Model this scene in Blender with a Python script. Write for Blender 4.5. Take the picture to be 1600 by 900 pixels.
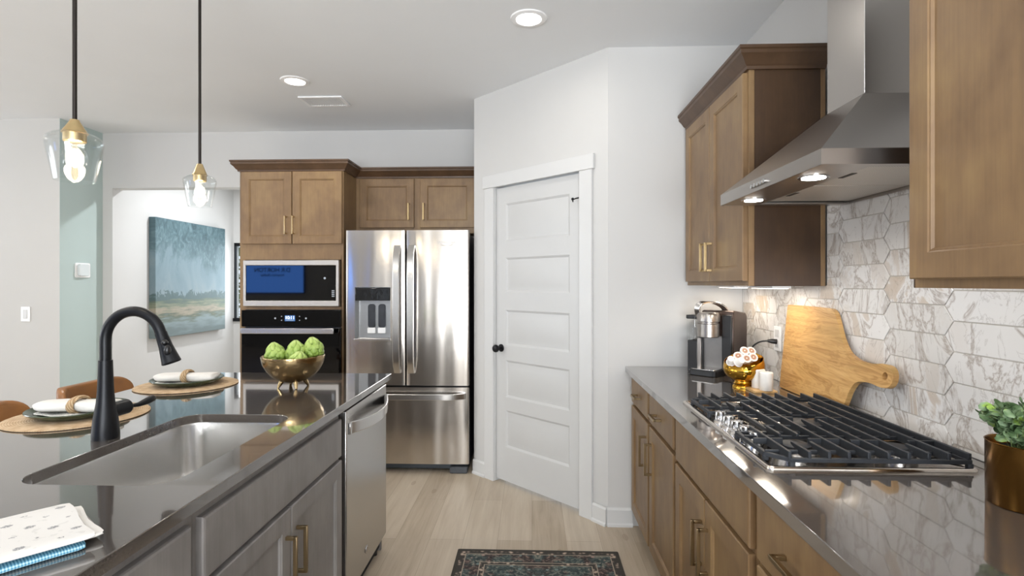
import bpy, bmesh, math, random
from mathutils import Vector, Matrix
random.seed(7)
S = bpy.context.scene
for o in list(bpy.data.objects): bpy.data.objects.remove(o)
COL = S.collection
R = math.radians

# ------------------------------------------------------------------ camera, world, lights, exposure
cd = bpy.data.cameras.new('camera'); cam = bpy.data.objects.new('camera', cd); COL.objects.link(cam)
cam.location = (0, 0, 1.387); cam.rotation_euler = (R(90), 0, math.atan(31/840))
cd.sensor_width = 36; cd.lens = 840/1600*36; cd.shift_y = -7/1600; cd.clip_start = .02
S.camera = cam
S.view_settings.view_transform = 'Standard'; S.view_settings.look = 'None'
S.view_settings.gamma = 1; S.view_settings.use_curve_mapping = False
S.view_settings.exposure = 0.5

w = bpy.data.worlds.new('sky'); S.world = w; w.use_nodes = True
bg = w.node_tree.nodes['Background']; bg.inputs[0].default_value = (.78, .88, 1, 1); bg.inputs[1].default_value = .85

def area(name, loc, rot, sx, sy, power, col=(1, 1, 1), shape='RECTANGLE', spread=180):
    l = bpy.data.lights.new(name, 'AREA'); l.shape = shape; l.size = sx; l.size_y = sy; l.energy = power; l.color = col
    l.spread = R(spread)
    o = bpy.data.objects.new(name, l); COL.objects.link(o); o.location = loc; o.rotation_euler = rot; return o
DAY = (.93, .965, 1); WARM = (1, .95, .88)
area('ceiling_fill_patio_door', (0, -3.55, 1.15), (R(156), 0, 0), 2.2, 2.1, 340, DAY)  # fill lamp added at the unseen rear opening, aimed up at the ceiling
area('ceiling_fill_dining', (-8.05, 2.0, 1.5), (R(152), 0, R(-90)), 2.4, 1.7, 92, DAY)  # added fill at an unseen left opening, tilted up to brighten the ceiling
area('ceiling_fill_living', (-8.05, -1.4, 1.5), (R(152), 0, R(-90)), 2.4, 1.7, 92, DAY)  # same added upward fill, at the other unseen left opening
area('daylight_hall_window', (-3.1, 6.62, 1.42), (R(90), 0, R(180)), 1.15, .9, 10, DAY)
CAN_POWER, HALL_FILL, BULB, HOOD_LAMP, PUCK = 2.0, 26.0, 2.0, .8, .5

# ------------------------------------------------------------------ helpers
def srgb(h):
    if isinstance(h, str):
        h = [int(h[i:i+2], 16)/255 for i in (0, 2, 4)]
    return tuple((c/12.92 if c <= .04045 else ((c+.055)/1.055)**2.4) for c in h) + (1,)

class NT:
    def __init__(s, name):
        s.m = bpy.data.materials.new(name); s.m.use_nodes = True; s.t = s.m.node_tree
        s.b = s.t.nodes['Principled BSDF']; s.out = s.t.nodes['Material Output']
    def n(s, typ, **kw):
        x = s.t.nodes.new(typ)
        for k, v in kw.items():
            if k.startswith('i_'):
                key = k[2:]; key = int(key) if key.isdigit() else key
                x.inputs[key].default_value = v
            else: setattr(x, k, v)
        return x
    def l(s, a, b): s.t.links.new(a, b)
    def coords(s, scale=(1, 1, 1), rot=(0, 0, 0), kind='Object'):
        c = s.n('ShaderNodeTexCoord'); m = s.n('ShaderNodeMapping')
        m.inputs['Scale'].default_value = scale; m.inputs['Rotation'].default_value = rot
        s.l(c.outputs[kind], m.inputs[0]); return m.outputs[0]
    def noise(s, vec, scale=5, detail=4, rough=.55, dist=0):
        x = s.n('ShaderNodeTexNoise'); x.inputs['Scale'].default_value = scale; x.inputs['Detail'].default_value = detail
        x.inputs['Roughness'].default_value = rough; x.inputs['Distortion'].default_value = dist
        if vec is not None: s.l(vec, x.inputs['Vector'])
        return x.outputs['Fac']
    def ramp(s, fac, stops, interp='LINEAR'):
        x = s.n('ShaderNodeValToRGB'); x.color_ramp.interpolation = interp
        e = x.color_ramp.elements
        while len(e) < len(stops): e.new(.5)
        for el, (p, c) in zip(e, stops): el.position = p; el.color = srgb(c) if len(c) != 4 else c
        s.l(fac, x.inputs[0]); return x.outputs[0]
    def math(s, op, a, b=None, c=None):
        x = s.n('ShaderNodeMath', operation=op)
        for i, q in enumerate((a, b, c)):
            if q is None: continue
            if isinstance(q, (int, float)): x.inputs[i].default_value = q
            else: s.l(q, x.inputs[i])
        return x.outputs[0]
    def mix(s, fac, a, b, mode='MIX'):
        x = s.n('ShaderNodeMix', data_type='RGBA', blend_type=mode)
        for i, q in ((0, fac), (6, a), (7, b)):
            if isinstance(q, (int, float)): x.inputs[i].default_value = q
            elif isinstance(q, tuple): x.inputs[i].default_value = q
            elif isinstance(q, str): x.inputs[i].default_value = srgb(q)
            else: s.l(q, x.inputs[i])
        return x.outputs[2]
    def bump(s, h, strength=.2, dist=.01):
        x = s.n('ShaderNodeBump'); x.inputs['Strength'].default_value = strength; x.inputs['Distance'].default_value = dist
        s.l(h, x.inputs['Height']); s.l(x.outputs[0], s.b.inputs['Normal'])
    def sep(s, vec):
        x = s.n('ShaderNodeSeparateXYZ'); s.l(vec, x.inputs[0]); return x.outputs

def pm(name, col, rough=.5, metal=0, spec=.5, coat=0, noise=None, bump=None, emit=None, es=0, aniso=0):
    """plain material with a slight procedural variation"""
    k = NT(name); c = srgb(col); b = k.b
    b.inputs['Base Color'].default_value = c; b.inputs['Roughness'].default_value = rough; b.inputs['Metallic'].default_value = metal
    b.inputs['Specular IOR Level'].default_value = spec; b.inputs['Coat Weight'].default_value = coat; b.inputs['Coat Roughness'].default_value = .05
    b.inputs['Anisotropic'].default_value = aniso
    if noise:
        sc, amt = noise
        v = k.coords(sc if isinstance(sc, tuple) else (sc,)*3)
        f = k.noise(v, 1, 3)
        d = tuple(x*(1-amt) for x in c[:3])+(1,); e = tuple(min(1, x*(1+amt)) for x in c[:3])+(1,)
        k.l(k.ramp(f, [(.3, d), (.7, e)]), b.inputs['Base Color'])
    if bump:
        sc, st, di = bump
        k.bump(k.noise(k.coords(sc if isinstance(sc, tuple) else (sc,)*3), 1, 3), st, di)
    if emit:
        b.inputs['Emission Color'].default_value = srgb(emit); b.inputs['Emission Strength'].default_value = es
    return k.m

def wood(name, dark, mid, light, scale=(9, 9, 1.1), rough=.42, blot=2.6):
    k = NT(name)
    f = k.noise(k.coords(scale), 1.6, 5, .6, .6)
    g = k.noise(k.coords((scale[0]*16, scale[1]*16, scale[2]*5)), 1, 2, .5)
    bl = k.noise(k.coords((blot, blot, blot*.8)), 1.2, 3, .55, .4); b2 = k.noise(k.coords((blot*5, blot*5, blot*3)), 1.2, 3, .55)
    t = k.math('ADD', k.math('ADD', k.math('MULTIPLY', f, .17), k.math('MULTIPLY', b2, .25)), k.math('ADD', k.math('MULTIPLY', g, .13), k.math('MULTIPLY', bl, .45)))
    k.l(k.ramp(t, [(.36, dark), (.5, mid), (.64, light)]), k.b.inputs['Base Color'])
    k.b.inputs['Roughness'].default_value = rough
    k.bump(g, .03, .002)
    return k.m

M = {}
M['wall'] = pm('wall_paint_white', 'c8c7c5', .75, noise=(3, .01))
M['sage'] = pm('wall_paint_sage', 'b3c2bf', .75, noise=(3, .015))
M['greige'] = pm('wall_paint_greige', 'c3c1bd', .75, noise=(3, .01))
M['taupe'] = pm('wall_paint_taupe', 'a5a19b', .75, noise=(3, .02))
M['ceil'] = pm('ceiling_paint', 'e6e8ea', .85, noise=(2, .01))
M['trim'] = pm('trim_gloss_white', 'cececd', .38, noise=(4, .01))
M['door'] = pm('door_gloss_white', 'c4c4c3', .4, noise=(4, .01))
M['cab'] = wood('stained_maple', '6d543a', '806546', '927751')
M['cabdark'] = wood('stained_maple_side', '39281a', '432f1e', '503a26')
M['cabisl'] = wood('stained_maple_island', '6d6967', '7c7876', '8a8682')
M['crown'] = wood('stained_maple_crown', '453221', '513b28', '5f4631', (3, 3, 3))
M['brass'] = pm('champagne_pull', 'a08c6c', .3, 1, noise=(40, .06))
M['brasslight'] = pm('satin_brass_pull', 'c9b184', .28, 1, noise=(40, .06))
M['black'] = pm('matte_black_metal', '1a1b1e', .38, .6, noise=(30, .1))
M['blackplastic'] = pm('black_plastic', '141416', .35, noise=(30, .1))
M['toe'] = pm('dark_toe_kick', '2b2420', .6, noise=(10, .1))
M['gap'] = pm('dark_void', '0b0b0c', .8, noise=(10, .1))
M['iron'] = pm('cast_iron', '2e3136', .5, .3, noise=(60, .12), bump=(300, .15, .001))
M['chrome'] = pm('polished_chrome', 'd6d6d6', .1, 1, noise=(10, .02))
M['white'] = pm('white_plastic', 'eeeeee', .4, noise=(10, .01))
M['glassblack'] = pm('black_oven_glass', '030304', .04, spec=.3, noise=(6, .1))

def steel(name, col, rough, bscale, bst, brush=(3, 3, 260)):
    k = NT(name); b = k.b
    b.inputs['Metallic'].default_value = 1
    g = k.noise(k.coords(brush), 1, 2, .5)
    c = srgb(col)
    k.l(k.ramp(g, [(.3, tuple(x*.985 for x in c[:3])+(1,)), (.7, tuple(min(1, x*1.01) for x in c[:3])+(1,))]), b.inputs['Base Color'])
    k.l(k.math('ADD', k.math('MULTIPLY', g, .02), rough-.01), b.inputs['Roughness'])
    h = k.noise(k.coords(bscale), 1, 1, .4)
    k.bump(h, bst, .02)
    return k.m
M['steel'] = steel('brushed_steel_fridge', 'c6c0b9', .2, (6.5, 6.5, .5), .6, (260, 260, 3))
M['steelflat'] = steel('brushed_steel', 'b8b6b4', .24, (2, 2, 2), .03)
M['steelhood'] = steel('brushed_steel_hood', 'b4b0ac', .29, (2, 2, 2), .02, (3, 900, 3))
M['steelsink'] = steel('brushed_steel_sink', 'd0cecb', .24, (3, 3, 3), .04, (160, 4, 160))
M['steeltray'] = steel('polished_cooktop_steel', 'cfc7be', .14, (2, 2, 2), .02, (3, 200, 3))
M['handle'] = steel('steel_handle', 'd2d0ce', .22, (2, 2, 2), .0, (160, 160, 3))

def quartz():
    k = NT('dark_quartz')
    f = k.noise(k.coords((160,)*3), 1, 2)
    k.l(k.ramp(f, [(.3, '4f4945'), (.6, '534d48'), (.8, '57504b')]), k.b.inputs['Base Color'])
    k.b.inputs['Roughness'].default_value = .08; k.b.inputs['IOR'].default_value = 1.9
    k.b.inputs['Coat Weight'].default_value = .9; k.b.inputs['Coat Roughness'].default_value = .03
    return k.m
M['quartz'] = quartz()

def planks():
    k = NT('light_oak_planks')
    v = k.coords((1, 1, 1), (0, 0, R(90)))
    br = k.n('ShaderNodeTexBrick', offset=.37, squash=1)
    for key, val in (('Scale', 1), ('Mortar Size', .0012), ('Mortar Smooth', .1), ('Bias', 0), ('Brick Width', 1.45), ('Row Height', .185)):
        br.inputs[key].default_value = val
    br.inputs['Color1'].default_value = (0, 0, 0, 1); br.inputs['Color2'].default_value = (1, 1, 1, 1); br.inputs['Mortar'].default_value = (.5, .5, .5, 1)
    k.l(v, br.inputs['Vector'])
    gr = k.noise(k.coords((26, 1.6, 1)), 1.1, 6, .62, .5)
    bl = k.noise(k.coords((4, 1.2, 1)), 1.1, 3, .5)
    kn = k.n('ShaderNodeTexVoronoi', feature='F1'); kn.inputs['Scale'].default_value = 1; k.l(k.coords((5.2, 2.1, 1)), kn.inputs['Vector'])
    knot = k.math('LESS_THAN', kn.outputs['Distance'], .085)
    t = k.math('ADD', k.math('MULTIPLY', gr, .5), k.math('ADD', k.math('MULTIPLY', bl, .3), k.math('MULTIPLY', br.outputs['Color'], .2)))
    c = k.ramp(t, [(.3, 'a1917c'), (.5, 'b8a995'), (.72, 'cabdaa')])
    c = k.mix(k.math('MULTIPLY', knot, .35), c, '8b745b')
    c = k.mix(k.math('MULTIPLY', br.outputs['Fac'], .55), c, '857562')
    k.l(c, k.b.inputs['Base Color']); k.b.inputs['Roughness'].default_value = .42
    k.bump(gr, .05, .003)
    return k.m
M['floor'] = planks()

def marble():
    k = NT('calacatta_marble_tile')
    a = k.n('ShaderNodeAttribute', attribute_name='tile')
    v0 = k.coords((1, 1, 1))
    off = k.n('ShaderNodeVectorMath', operation='MULTIPLY'); k.l(a.outputs['Vector'], off.inputs[0]); off.inputs[1].default_value = (9, 13, 17)
    ad = k.n('ShaderNodeVectorMath', operation='ADD'); k.l(v0, ad.inputs[0]); k.l(off.outputs[0], ad.inputs[1])
    mp = k.n('ShaderNodeMapping'); mp.inputs['Rotation'].default_value = (R(28), 0, 0); mp.inputs['Scale'].default_value = (1, 5.2, 2.6); k.l(ad.outputs[0], mp.inputs[0])
    n1 = k.noise(mp.outputs[0], 1.15, 6, .6, 1.0)
    n2 = k.noise(mp.outputs[0], 2.0, 6, .62, 1.2)
    ridge = k.math('ABSOLUTE', k.math('SUBTRACT', n1, .5))
    vein = k.ramp(ridge, [(0, (1, 1, 1, 1)), (.006, (.6, .6, .6, 1)), (.03, (0, 0, 0, 1))])
    r2 = k.math('ABSOLUTE', k.math('SUBTRACT', n2, .52))
    vein2 = k.ramp(r2, [(0, (1, 1, 1, 1)), (.004, (.45, .45, .45, 1)), (.016, (0, 0, 0, 1))])
    patch = k.ramp(n1, [(.545, (0, 0, 0, 1)), (.57, (.7, .7, .7, 1)), (.68, (1, 1, 1, 1))])
    s = k.sep(a.outputs['Vector'])
    base = k.mix(s[0], 'd2cfcb', 'e0dedc')
    c = k.mix(k.math('MULTIPLY', patch, k.math('MULTIPLY', k.math('MULTIPLY', s[1], s[1]), .85)), base, 'b59f86')
    c = k.mix(k.math('MULTIPLY', vein2, .38), c, '7d7168')
    c = k.mix(k.math('MULTIPLY', vein, .62), c, '7f6a57')
    k.l(c, k.b.inputs['Base Color']); k.b.inputs['Roughness'].default_value = .22
    return k.m
M['marble'] = marble()
M['grout'] = pm('pale_grout', 'c4beb6', .8, noise=(60, .05))

def thin_glass(name, tint=(.97, .98, .98, 1)):
    k = NT(name); t = k.t
    lw = k.n('ShaderNodeLayerWeight'); lw.inputs['Blend'].default_value = .22
    tr = k.n('ShaderNodeBsdfTransparent'); tr.inputs[0].default_value = tint
    gl = k.n('ShaderNodeBsdfGlossy'); gl.inputs['Roughness'].default_value = .03
    mx = k.n('ShaderNodeMixShader')
    k.l(k.math('ADD', k.math('MULTIPLY', k.math('POWER', lw.outputs['Facing'], 2.0), .55), .03), mx.inputs[0]); k.l(tr.outputs[0], mx.inputs[1]); k.l(gl.outputs[0], mx.inputs[2])
    k.l(mx.outputs[0], k.out.inputs['Surface']); return k.m
M['glass'] = thin_glass('clear_glass')
def emission(name, col, s):
    k = NT(name); e = k.n('ShaderNodeEmission'); e.inputs[0].default_value = srgb(col); e.inputs[1].default_value = s
    k.l(e.outputs[0], k.out.inputs['Surface']); return k.m
M['can'] = emission('lamp_diffuser', 'fff8ee', 9)
M['bulb'] = emission('bulb_glow', 'ffedd0', 4.5)
M['filament'] = emission('filament_glow', 'ffd9a0', 14)
M['hoodlamp'] = emission('hood_lamp_glow', 'fffaf2', 9)
M['puck'] = emission('puck_glow', 'fff0dc', 8)
M['clock'] = emission('oven_clock_digits', 'e8f2ff', 1.6)
M['icons'] = emission('panel_icons', 'cdd3da', .55)
M['tvblue'] = emission('television_blue', '3f6cb8', 8.5)

class MB:
    def __init__(s): s.v = []; s.f = []; s.attr = None
    def add(s, vs, fs):
        n = len(s.v); s.v += [tuple(p) for p in vs]; s.f += [tuple(i+n for i in f) for f in fs]; return s
    def box(s, x0, x1, y0, y1, z0, z1, m=None):
        vs = [(x, y, z) for x in (x0, x1) for y in (y0, y1) for z in (z0, z1)]
        if m: vs = [m(*p) for p in vs]
        return s.add(vs, [(0, 1, 3, 2), (4, 6, 7, 5), (0, 4, 5, 1), (2, 3, 7, 6), (0, 2, 6, 4), (1, 5, 7, 3)])
    def loops(s, L, cap0=True, cap1=True, closed=False):
        n = len(L[0]); vs = [p for l in L for p in l]; fs = []
        k = len(L)
        for i in range(k if closed else k-1):
            for j in range(n):
                a, b = i*n+j, i*n+(j+1) % n; c, d = ((i+1) % k)*n+(j+1) % n, ((i+1) % k)*n+j
                fs.append((a, b, c, d))
        if not closed:
            if cap0: fs.append(tuple(range(n))[::-1])
            if cap1: fs.append(tuple((k-1)*n+j for j in range(n)))
        return s.add(vs, fs)
    def lathe(s, prof, c=(0, 0, 0), n=32, axis=(0, 0, 1), cap0=True, cap1=True):
        ax = Vector(axis).normalized(); q = Vector((0, 0, 1)).rotation_difference(ax); c = Vector(c)
        L = [[c+q @ Vector((r*math.cos(2*math.pi*j/n), r*math.sin(2*math.pi*j/n), z)) for j in range(n)] for r, z in [(max(r, 1e-5), z) for r, z in prof]]
        return s.loops(L, cap0, cap1)
    def cyl(s, c, r, h, axis=(0, 0, 1), n=24, r2=None):
        return s.lathe([(r, 0), (r if r2 is None else r2, h)], c, n, axis)
    def tube(s, path, r, n=12, sect=None, up=None, closed=False):
        P = [Vector(p) for p in path]; k = len(P)
        rs = r if isinstance(r, (list, tuple)) else [r]*k
        L = []; prev = None
        for i in range(k):
            if closed: t = (P[(i+1) % k]-P[i-1]).normalized()
            else: t = (P[min(i+1, k-1)]-P[max(i-1, 0)]).normalized()
            if up is not None:
                a = Vector(up); a = (a-t*a.dot(t)).normalized()
            elif prev is None:
                a = t.orthogonal().normalized()
            else: a = (prev-t*prev.dot(t)).normalized()
            prev = a; b = t.cross(a)
            if sect: L.append([P[i]+a*u*rs[i]+b*v*rs[i] for u, v in sect])
            else: L.append([P[i]+(a*math.cos(2*math.pi*j/n)+b*math.sin(2*math.pi*j/n))*rs[i] for j in range(n)])
        return s.loops(L, closed=closed)
    def prism(s, poly, a, b, m=None):
        """poly in (u,v), extruded between w=a and w=b; m maps (u,v,w) to the place"""
        m = m or (lambda u, v, q: (u, v, q))
        return s.loops([[m(u, v, a) for u, v in poly], [m(u, v, b) for u, v in poly]])
    def prism_hole(s, outer, inner, a, b, m=None):
        m = m or (lambda u, v, q: (u, v, q))
        bm = bmesh.new(); pts = list(outer)+list(inner); no = len(outer); ni = len(inner)
        vs = [bm.verts.new((u, v, 0)) for u, v in pts]
        es = [bm.edges.new((vs[i], vs[(i+1) % no])) for i in range(no)]+[bm.edges.new((vs[no+i], vs[no+(i+1) % ni])) for i in range(ni)]
        bm.verts.index_update()
        bmesh.ops.triangle_fill(bm, use_beauty=True, edges=es)
        tri = [tuple(v.index for v in f.verts) for f in bm.faces]; bm.free()
        n = no+ni
        fs = [t for t in tri]+[tuple(i+n for i in t[::-1]) for t in tri]
        for i in range(no): j = (i+1) % no; fs.append((i, j, j+n, i+n))
        for i in range(ni): j = (i+1) % ni; fs.append((no+i, no+j, no+j+n, no+i+n))
        return s.add([m(u, v, a) for u, v in pts]+[m(u, v, b) for u, v in pts], fs)
    def ball(s, c, rx, ry=None, rz=None, n=16, k=10):
        ry = ry or rx; rz = rz or rx
        L = []
        for i in range(1, k):
            th = math.pi*i/k
            L.append([(c[0]+rx*math.sin(th)*math.cos(2*math.pi*j/n), c[1]+ry*math.sin(th)*math.sin(2*math.pi*j/n), c[2]-rz*math.cos(th)) for j in range(n)])
        return s.loops(L)
    def grid(s, fn, nu, nv):
        vs = [fn(i/nu, j/nv) for i in range(nu+1) for j in range(nv+1)]
        fs = [(i*(nv+1)+j, (i+1)*(nv+1)+j, (i+1)*(nv+1)+j+1, i*(nv+1)+j+1) for i in range(nu) for j in range(nv)]
        return s.add(vs, fs)
    def build(s, name, mat, parent=None, base=None, local=False, bevel=0, seg=2, smooth=True, angle=38, kind=None, recalc=True, solid=0, label=None):
        off = Vector((0, 0, 0))
        if not local:
            if parent is not None:
                r = parent
                while r.parent: r = r.parent
                off = Vector(r.location)
            elif base is not None: off = Vector(base)
        me = bpy.data.meshes.new(name)
        me.from_pydata([tuple(Vector(p)-off) for p in s.v], [], s.f)
        if recalc:
            bm = bmesh.new(); bm.from_mesh(me); bmesh.ops.recalc_face_normals(bm, faces=bm.faces); bm.to_mesh(me); bm.free()
        if s.attr:
            ca = me.color_attributes.new('tile', 'FLOAT_COLOR', 'CORNER')
            for p in me.polygons:
                for li in p.loop_indices: ca.data[li].color = s.attr[p.index]
        me.materials.append(mat)
        if smooth:
            for p in me.polygons: p.use_smooth = True
            me.set_sharp_from_angle(angle=R(angle))
        o = bpy.data.objects.new(name, me); COL.objects.link(o)
        if parent is not None: o.parent = parent
        elif base is not None: o.location = base
        if bevel:
            b = o.modifiers.new('bevel', 'BEVEL'); b.width = bevel; b.segments = seg; b.limit_method = 'ANGLE'; b.angle_limit = R(40); b.harden_normals = False
        if solid:
            b = o.modifiers.new('solid', 'SOLIDIFY'); b.thickness = solid; b.offset = 0
        if kind: o['kind'] = kind
        if label: o['label'] = label
        return o

def tag(o, label, cat, group=None):
    o['label'] = label; o['category'] = cat
    if group: o['group'] = group
    return o
def thing(name, label, cat, loc=(0, 0, 0), rz=0, group=None):
    o = bpy.data.objects.new(name, None); COL.objects.link(o); o.location = loc; o.rotation_euler = (0, 0, rz); o.empty_display_size = .05
    return tag(o, label, cat, group)
def copy_tree(o, loc=None, rz=None, label=None, parent=None):
    c = o.copy(); COL.objects.link(c)
    if parent is not None: c.parent = parent
    if loc is not None: c.location = loc
    if rz is not None: c.rotation_euler = (0, 0, rz)
    if label: c['label'] = label
    for ch in list(o.children): copy_tree(ch, parent=c)
    return c
def text(body, size, mat, parent, loc, rot, name='lettering', extrude=.0004, align='CENTER', local=False):
    cu = bpy.data.curves.new(name, 'FONT'); cu.body = body; cu.size = size; cu.offset = size*.018; cu.extrude = extrude; cu.align_x = align; cu.align_y = 'CENTER'
    cu.materials.append(mat); o = bpy.data.objects.new(name, cu); COL.objects.link(o); o.parent = parent
    r = parent
    while r.parent: r = r.parent
    o.location = loc if local else Vector(loc)-Vector(r.location); o.rotation_euler = rot
    bpy.context.view_layer.update()
    me = bpy.data.meshes.new_from_object(o.evaluated_get(bpy.context.evaluated_depsgraph_get())); me.name = name
    me.materials.clear(); me.materials.append(mat)
    m_ = bpy.data.objects.new(name, me); COL.objects.link(m_); m_.parent = parent; m_.location = o.location; m_.rotation_euler = rot
    bpy.data.objects.remove(o); m_.name = name; return m_
def rrect(x0, x1, y0, y1, r, n=6):
    out = []
    for cx, cy, a0 in ((x1-r, y1-r, 0), (x0+r, y1-r, 90), (x0+r, y0+r, 180), (x1-r, y0+r, 270)):
        for i in range(n+1):
            a = R(a0+90*i/n); out.append((cx+r*math.cos(a), cy+r*math.sin(a)))
    return out
def catmull(pts, n=6, closed=True):
    out = []; k = len(pts)
    for i in range(k if closed else k-1):
        p0, p1, p2, p3 = [Vector(pts[(i+d) % k] if closed else pts[min(max(i+d, 0), k-1)]) for d in (-1, 0, 1, 2)]
        for j in range(n):
            t = j/n
            out.append(tuple(.5*((2*p1)+(p2-p0)*t+(2*p0-5*p1+4*p2-p3)*t*t+(3*p1-p0-3*p2+p3)*t**3)))
    if not closed: out.append(tuple(pts[-1]))
    return out
def structure(name, mb, mat, **kw): return mb.build(name, mat, kind='structure', smooth=False, **kw)

# ------------------------------------------------------------------ the room
CZ = 2.74; RWX = 1.205; RETY = 3.10; BY = 4.70
structure('floor', MB().box(-8.2, 1.4, -3.7, 6.8, -.12, 0), M['floor'])
structure('ceiling', MB().box(-8.2, 1.4, -3.7, 6.8, CZ, CZ+.12), M['ceil'])
structure('wall_right', MB().box(RWX, RWX+.12, -3.6, RETY+.12, 0, CZ), M['wall'])
structure('wall_return', MB().box(.436, RWX, RETY, RETY+.1, 0, CZ), M['wall'])
A = Vector((.436, 3.10, 0)); D = Vector((-.859, .833, 0)).normalized(); N = Vector((-D.y, D.x, 0)); N = N if N.y < 0 else -N; LEN = 1.197
def dg(s, q, z): return A+D*s+N*q+Vector((0, 0, z))
mb = MB(); mb.box(0, .19, -.1, 0, 0, CZ, dg).box(.98, LEN, -.1, 0, 0, CZ, dg).box(.19, .98, -.1, 0, 2.075, CZ, dg)
structure('wall_pantry', mb, M['wall'])
E2 = dg(LEN, 0, 0)
structure('wall_alcove', MB().box(E2.x, E2.x+.1, E2.y, BY, 0, CZ), M['wall'])
mb = MB().box(-3.86, -3.77, BY, BY+.12, 0, CZ).box(-3.77, -2.2, BY, BY+.12, 2.245, CZ).box(-2.2, E2.x+.1, BY, BY+.12, 0, CZ)
structure('wall_back', mb, M['wall'])
structure('wall_sage', MB().box(-3.98, -3.86, 4.26, BY+.12, 0, CZ), M['sage'])
structure('wall_dining', MB().box(-8.1, -3.98, 4.26, 4.38, 0, CZ).box(-3.98, -3.862, 4.2595, 4.262, 0, CZ), M['greige'])
structure('wall_hall_left', MB().box(-3.89, -3.77, BY+.12, 6.66, 0, CZ), M['wall'])
structure('wall_hall_right', MB().box(-1.9, -1.8, BY+.12, 6.66, 0, CZ), M['wall'])
WX0, WX1, WZ0, WZ1 = -3.765, -2.5, .95, 1.9
mb = MB().box(-3.9, WX0, 6.66, 6.78, 0, CZ).box(WX1, -1.8, 6.66, 6.78, 0, CZ).box(WX0, WX1, 6.66, 6.78, 0, WZ0).box(WX0, WX1, 6.66, 6.78, WZ1, CZ)
structure('wall_hall_end', mb, M['wall'])
wf = structure('window_1', MB().box(WX0, WX1, 6.64, 6.71, WZ0-.04, WZ0).box(WX0, WX1, 6.67, 6.71, WZ1-.04, WZ1).box(WX0, WX0+.012, 6.67, 6.71, WZ0, WZ1-.04).box(WX1-.03, WX1, 6.67, 6.71, WZ0, WZ1-.04), M['black'])
MB().box(WX0+.012, WX1-.03, 6.688, 6.692, WZ0, WZ1-.04).build('pane', M['glass'], wf)
# rear and left walls with their openings (sky light enters; added fill lamps stand in them)
def wall_holes(name, lo, hi, holes, m, mat):
    mb = MB(); u = lo
    for a, b, z0, z1 in sorted(holes):
        mb.box(u, a, 0, .12, 0, CZ, m); mb.box(a, b, 0, .12, z1, CZ, m)
        if z0 > 0: mb.box(a, b, 0, .12, 0, z0, m)
        u = b
    mb.box(u, hi, 0, .12, 0, CZ, m); return structure(name, mb, mat)
wall_holes('wall_rear', -8.1, 1.4, [(-3.25, -2.75, .4, 2.2), (-2.02, -1.68, .4, 2.2), (-1.1, 1.1, .08, 2.2)], lambda u, q, z: (u, -3.5-q, z), M['taupe'])
wall_holes('wall_left', -3.6, 4.4, [(-2.6, -.2, .65, 2.35), (.8, 3.2, .65, 2.35)], lambda u, q, z: (-8.0-q, u, z), M['greige'])
def window(name, u0, u1, z0, z1, m, n):
    mb = MB()
    for i in range(n+1):
        c = u0+(u1-u0)*i/n; mb.box(max(u0, c-.03), min(u1, c+.03), 0, .04, z0, z1, m)
    mb.box(u0, u1, 0, .04, z0, z0+.05, m).box(u0, u1, 0, .04, z1-.05, z1, m)
    structure(name, mb, M['trim'])
window('door_2', -1.1, 1.1, .08, 2.2, lambda u, q, z: (u, -3.50-q, z), 2)
window('window_4', -3.25, -2.75, .4, 2.2, lambda u, q, z: (u, -3.50-q, z), 1)
window('window_5', -2.02, -1.68, .4, 2.2, lambda u, q, z: (u, -3.50-q, z), 1)
window('window_2', -2.6, -.2, .65, 2.35, lambda u, q, z: (-8.0-q, u, z), 2)
window('window_3', .8, 3.2, .65, 2.35, lambda u, q, z: (-8.0-q, u, z), 2)

# pantry door: casing, slab, knob, hinges
mb = MB().box(.105, .2, 0, .018, 0, 2.06, dg).box(.97, 1.065, 0, .018, 0, 2.06, dg).box(.09, 1.08, 0, .022, 2.06, 2.15, dg)
mb.box(.19, .2, -.1, 0, 0, 2.065, dg).box(.97, .98, -.1, 0, 0, 2.065, dg).box(.2, .97, -.1, 0, 2.062, 2.075, dg)
structure('trim_1', mb, M['trim'], bevel=.003)
def door_mesh():
    s0, s1, z0, z1 = .2035, .9665, .022, 2.052; F = -.012; T = .036
    us = [s0, .296, .872, s1]; zs = [z0, .256, .512, .602, .858, .962, 1.205, 1.328, 1.565, 1.68, 1.94, z1]
    mb = MB()
    for i in range(3):
        for j in range(11):
            a, b, c, d = us[i], us[i+1], zs[j], zs[j+1]
            q = lambda e, f: [dg(a+e, F-f, c+e), dg(b-e, F-f, c+e), dg(b-e, F-f, d-e), dg(a+e, F-f, d-e)]
            if i == 1 and j % 2 == 1:
                mb.loops([q(0, 0), q(.006, .003), q(.014, .009), q(.02, .009), q(.05, .0015)], cap0=False)
            else: mb.add(q(0, 0), [(0, 1, 2, 3)])
    e = [[dg(s0, f, z0), dg(s1, f, z0), dg(s1, f, z1), dg(s0, f, z1)] for f in (F, F-T)]
    mb.loops(e, cap0=False)
    return mb
bmw = door_mesh()
dr = bmw.build('door_1', M['door'], kind='structure', angle=25)
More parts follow.
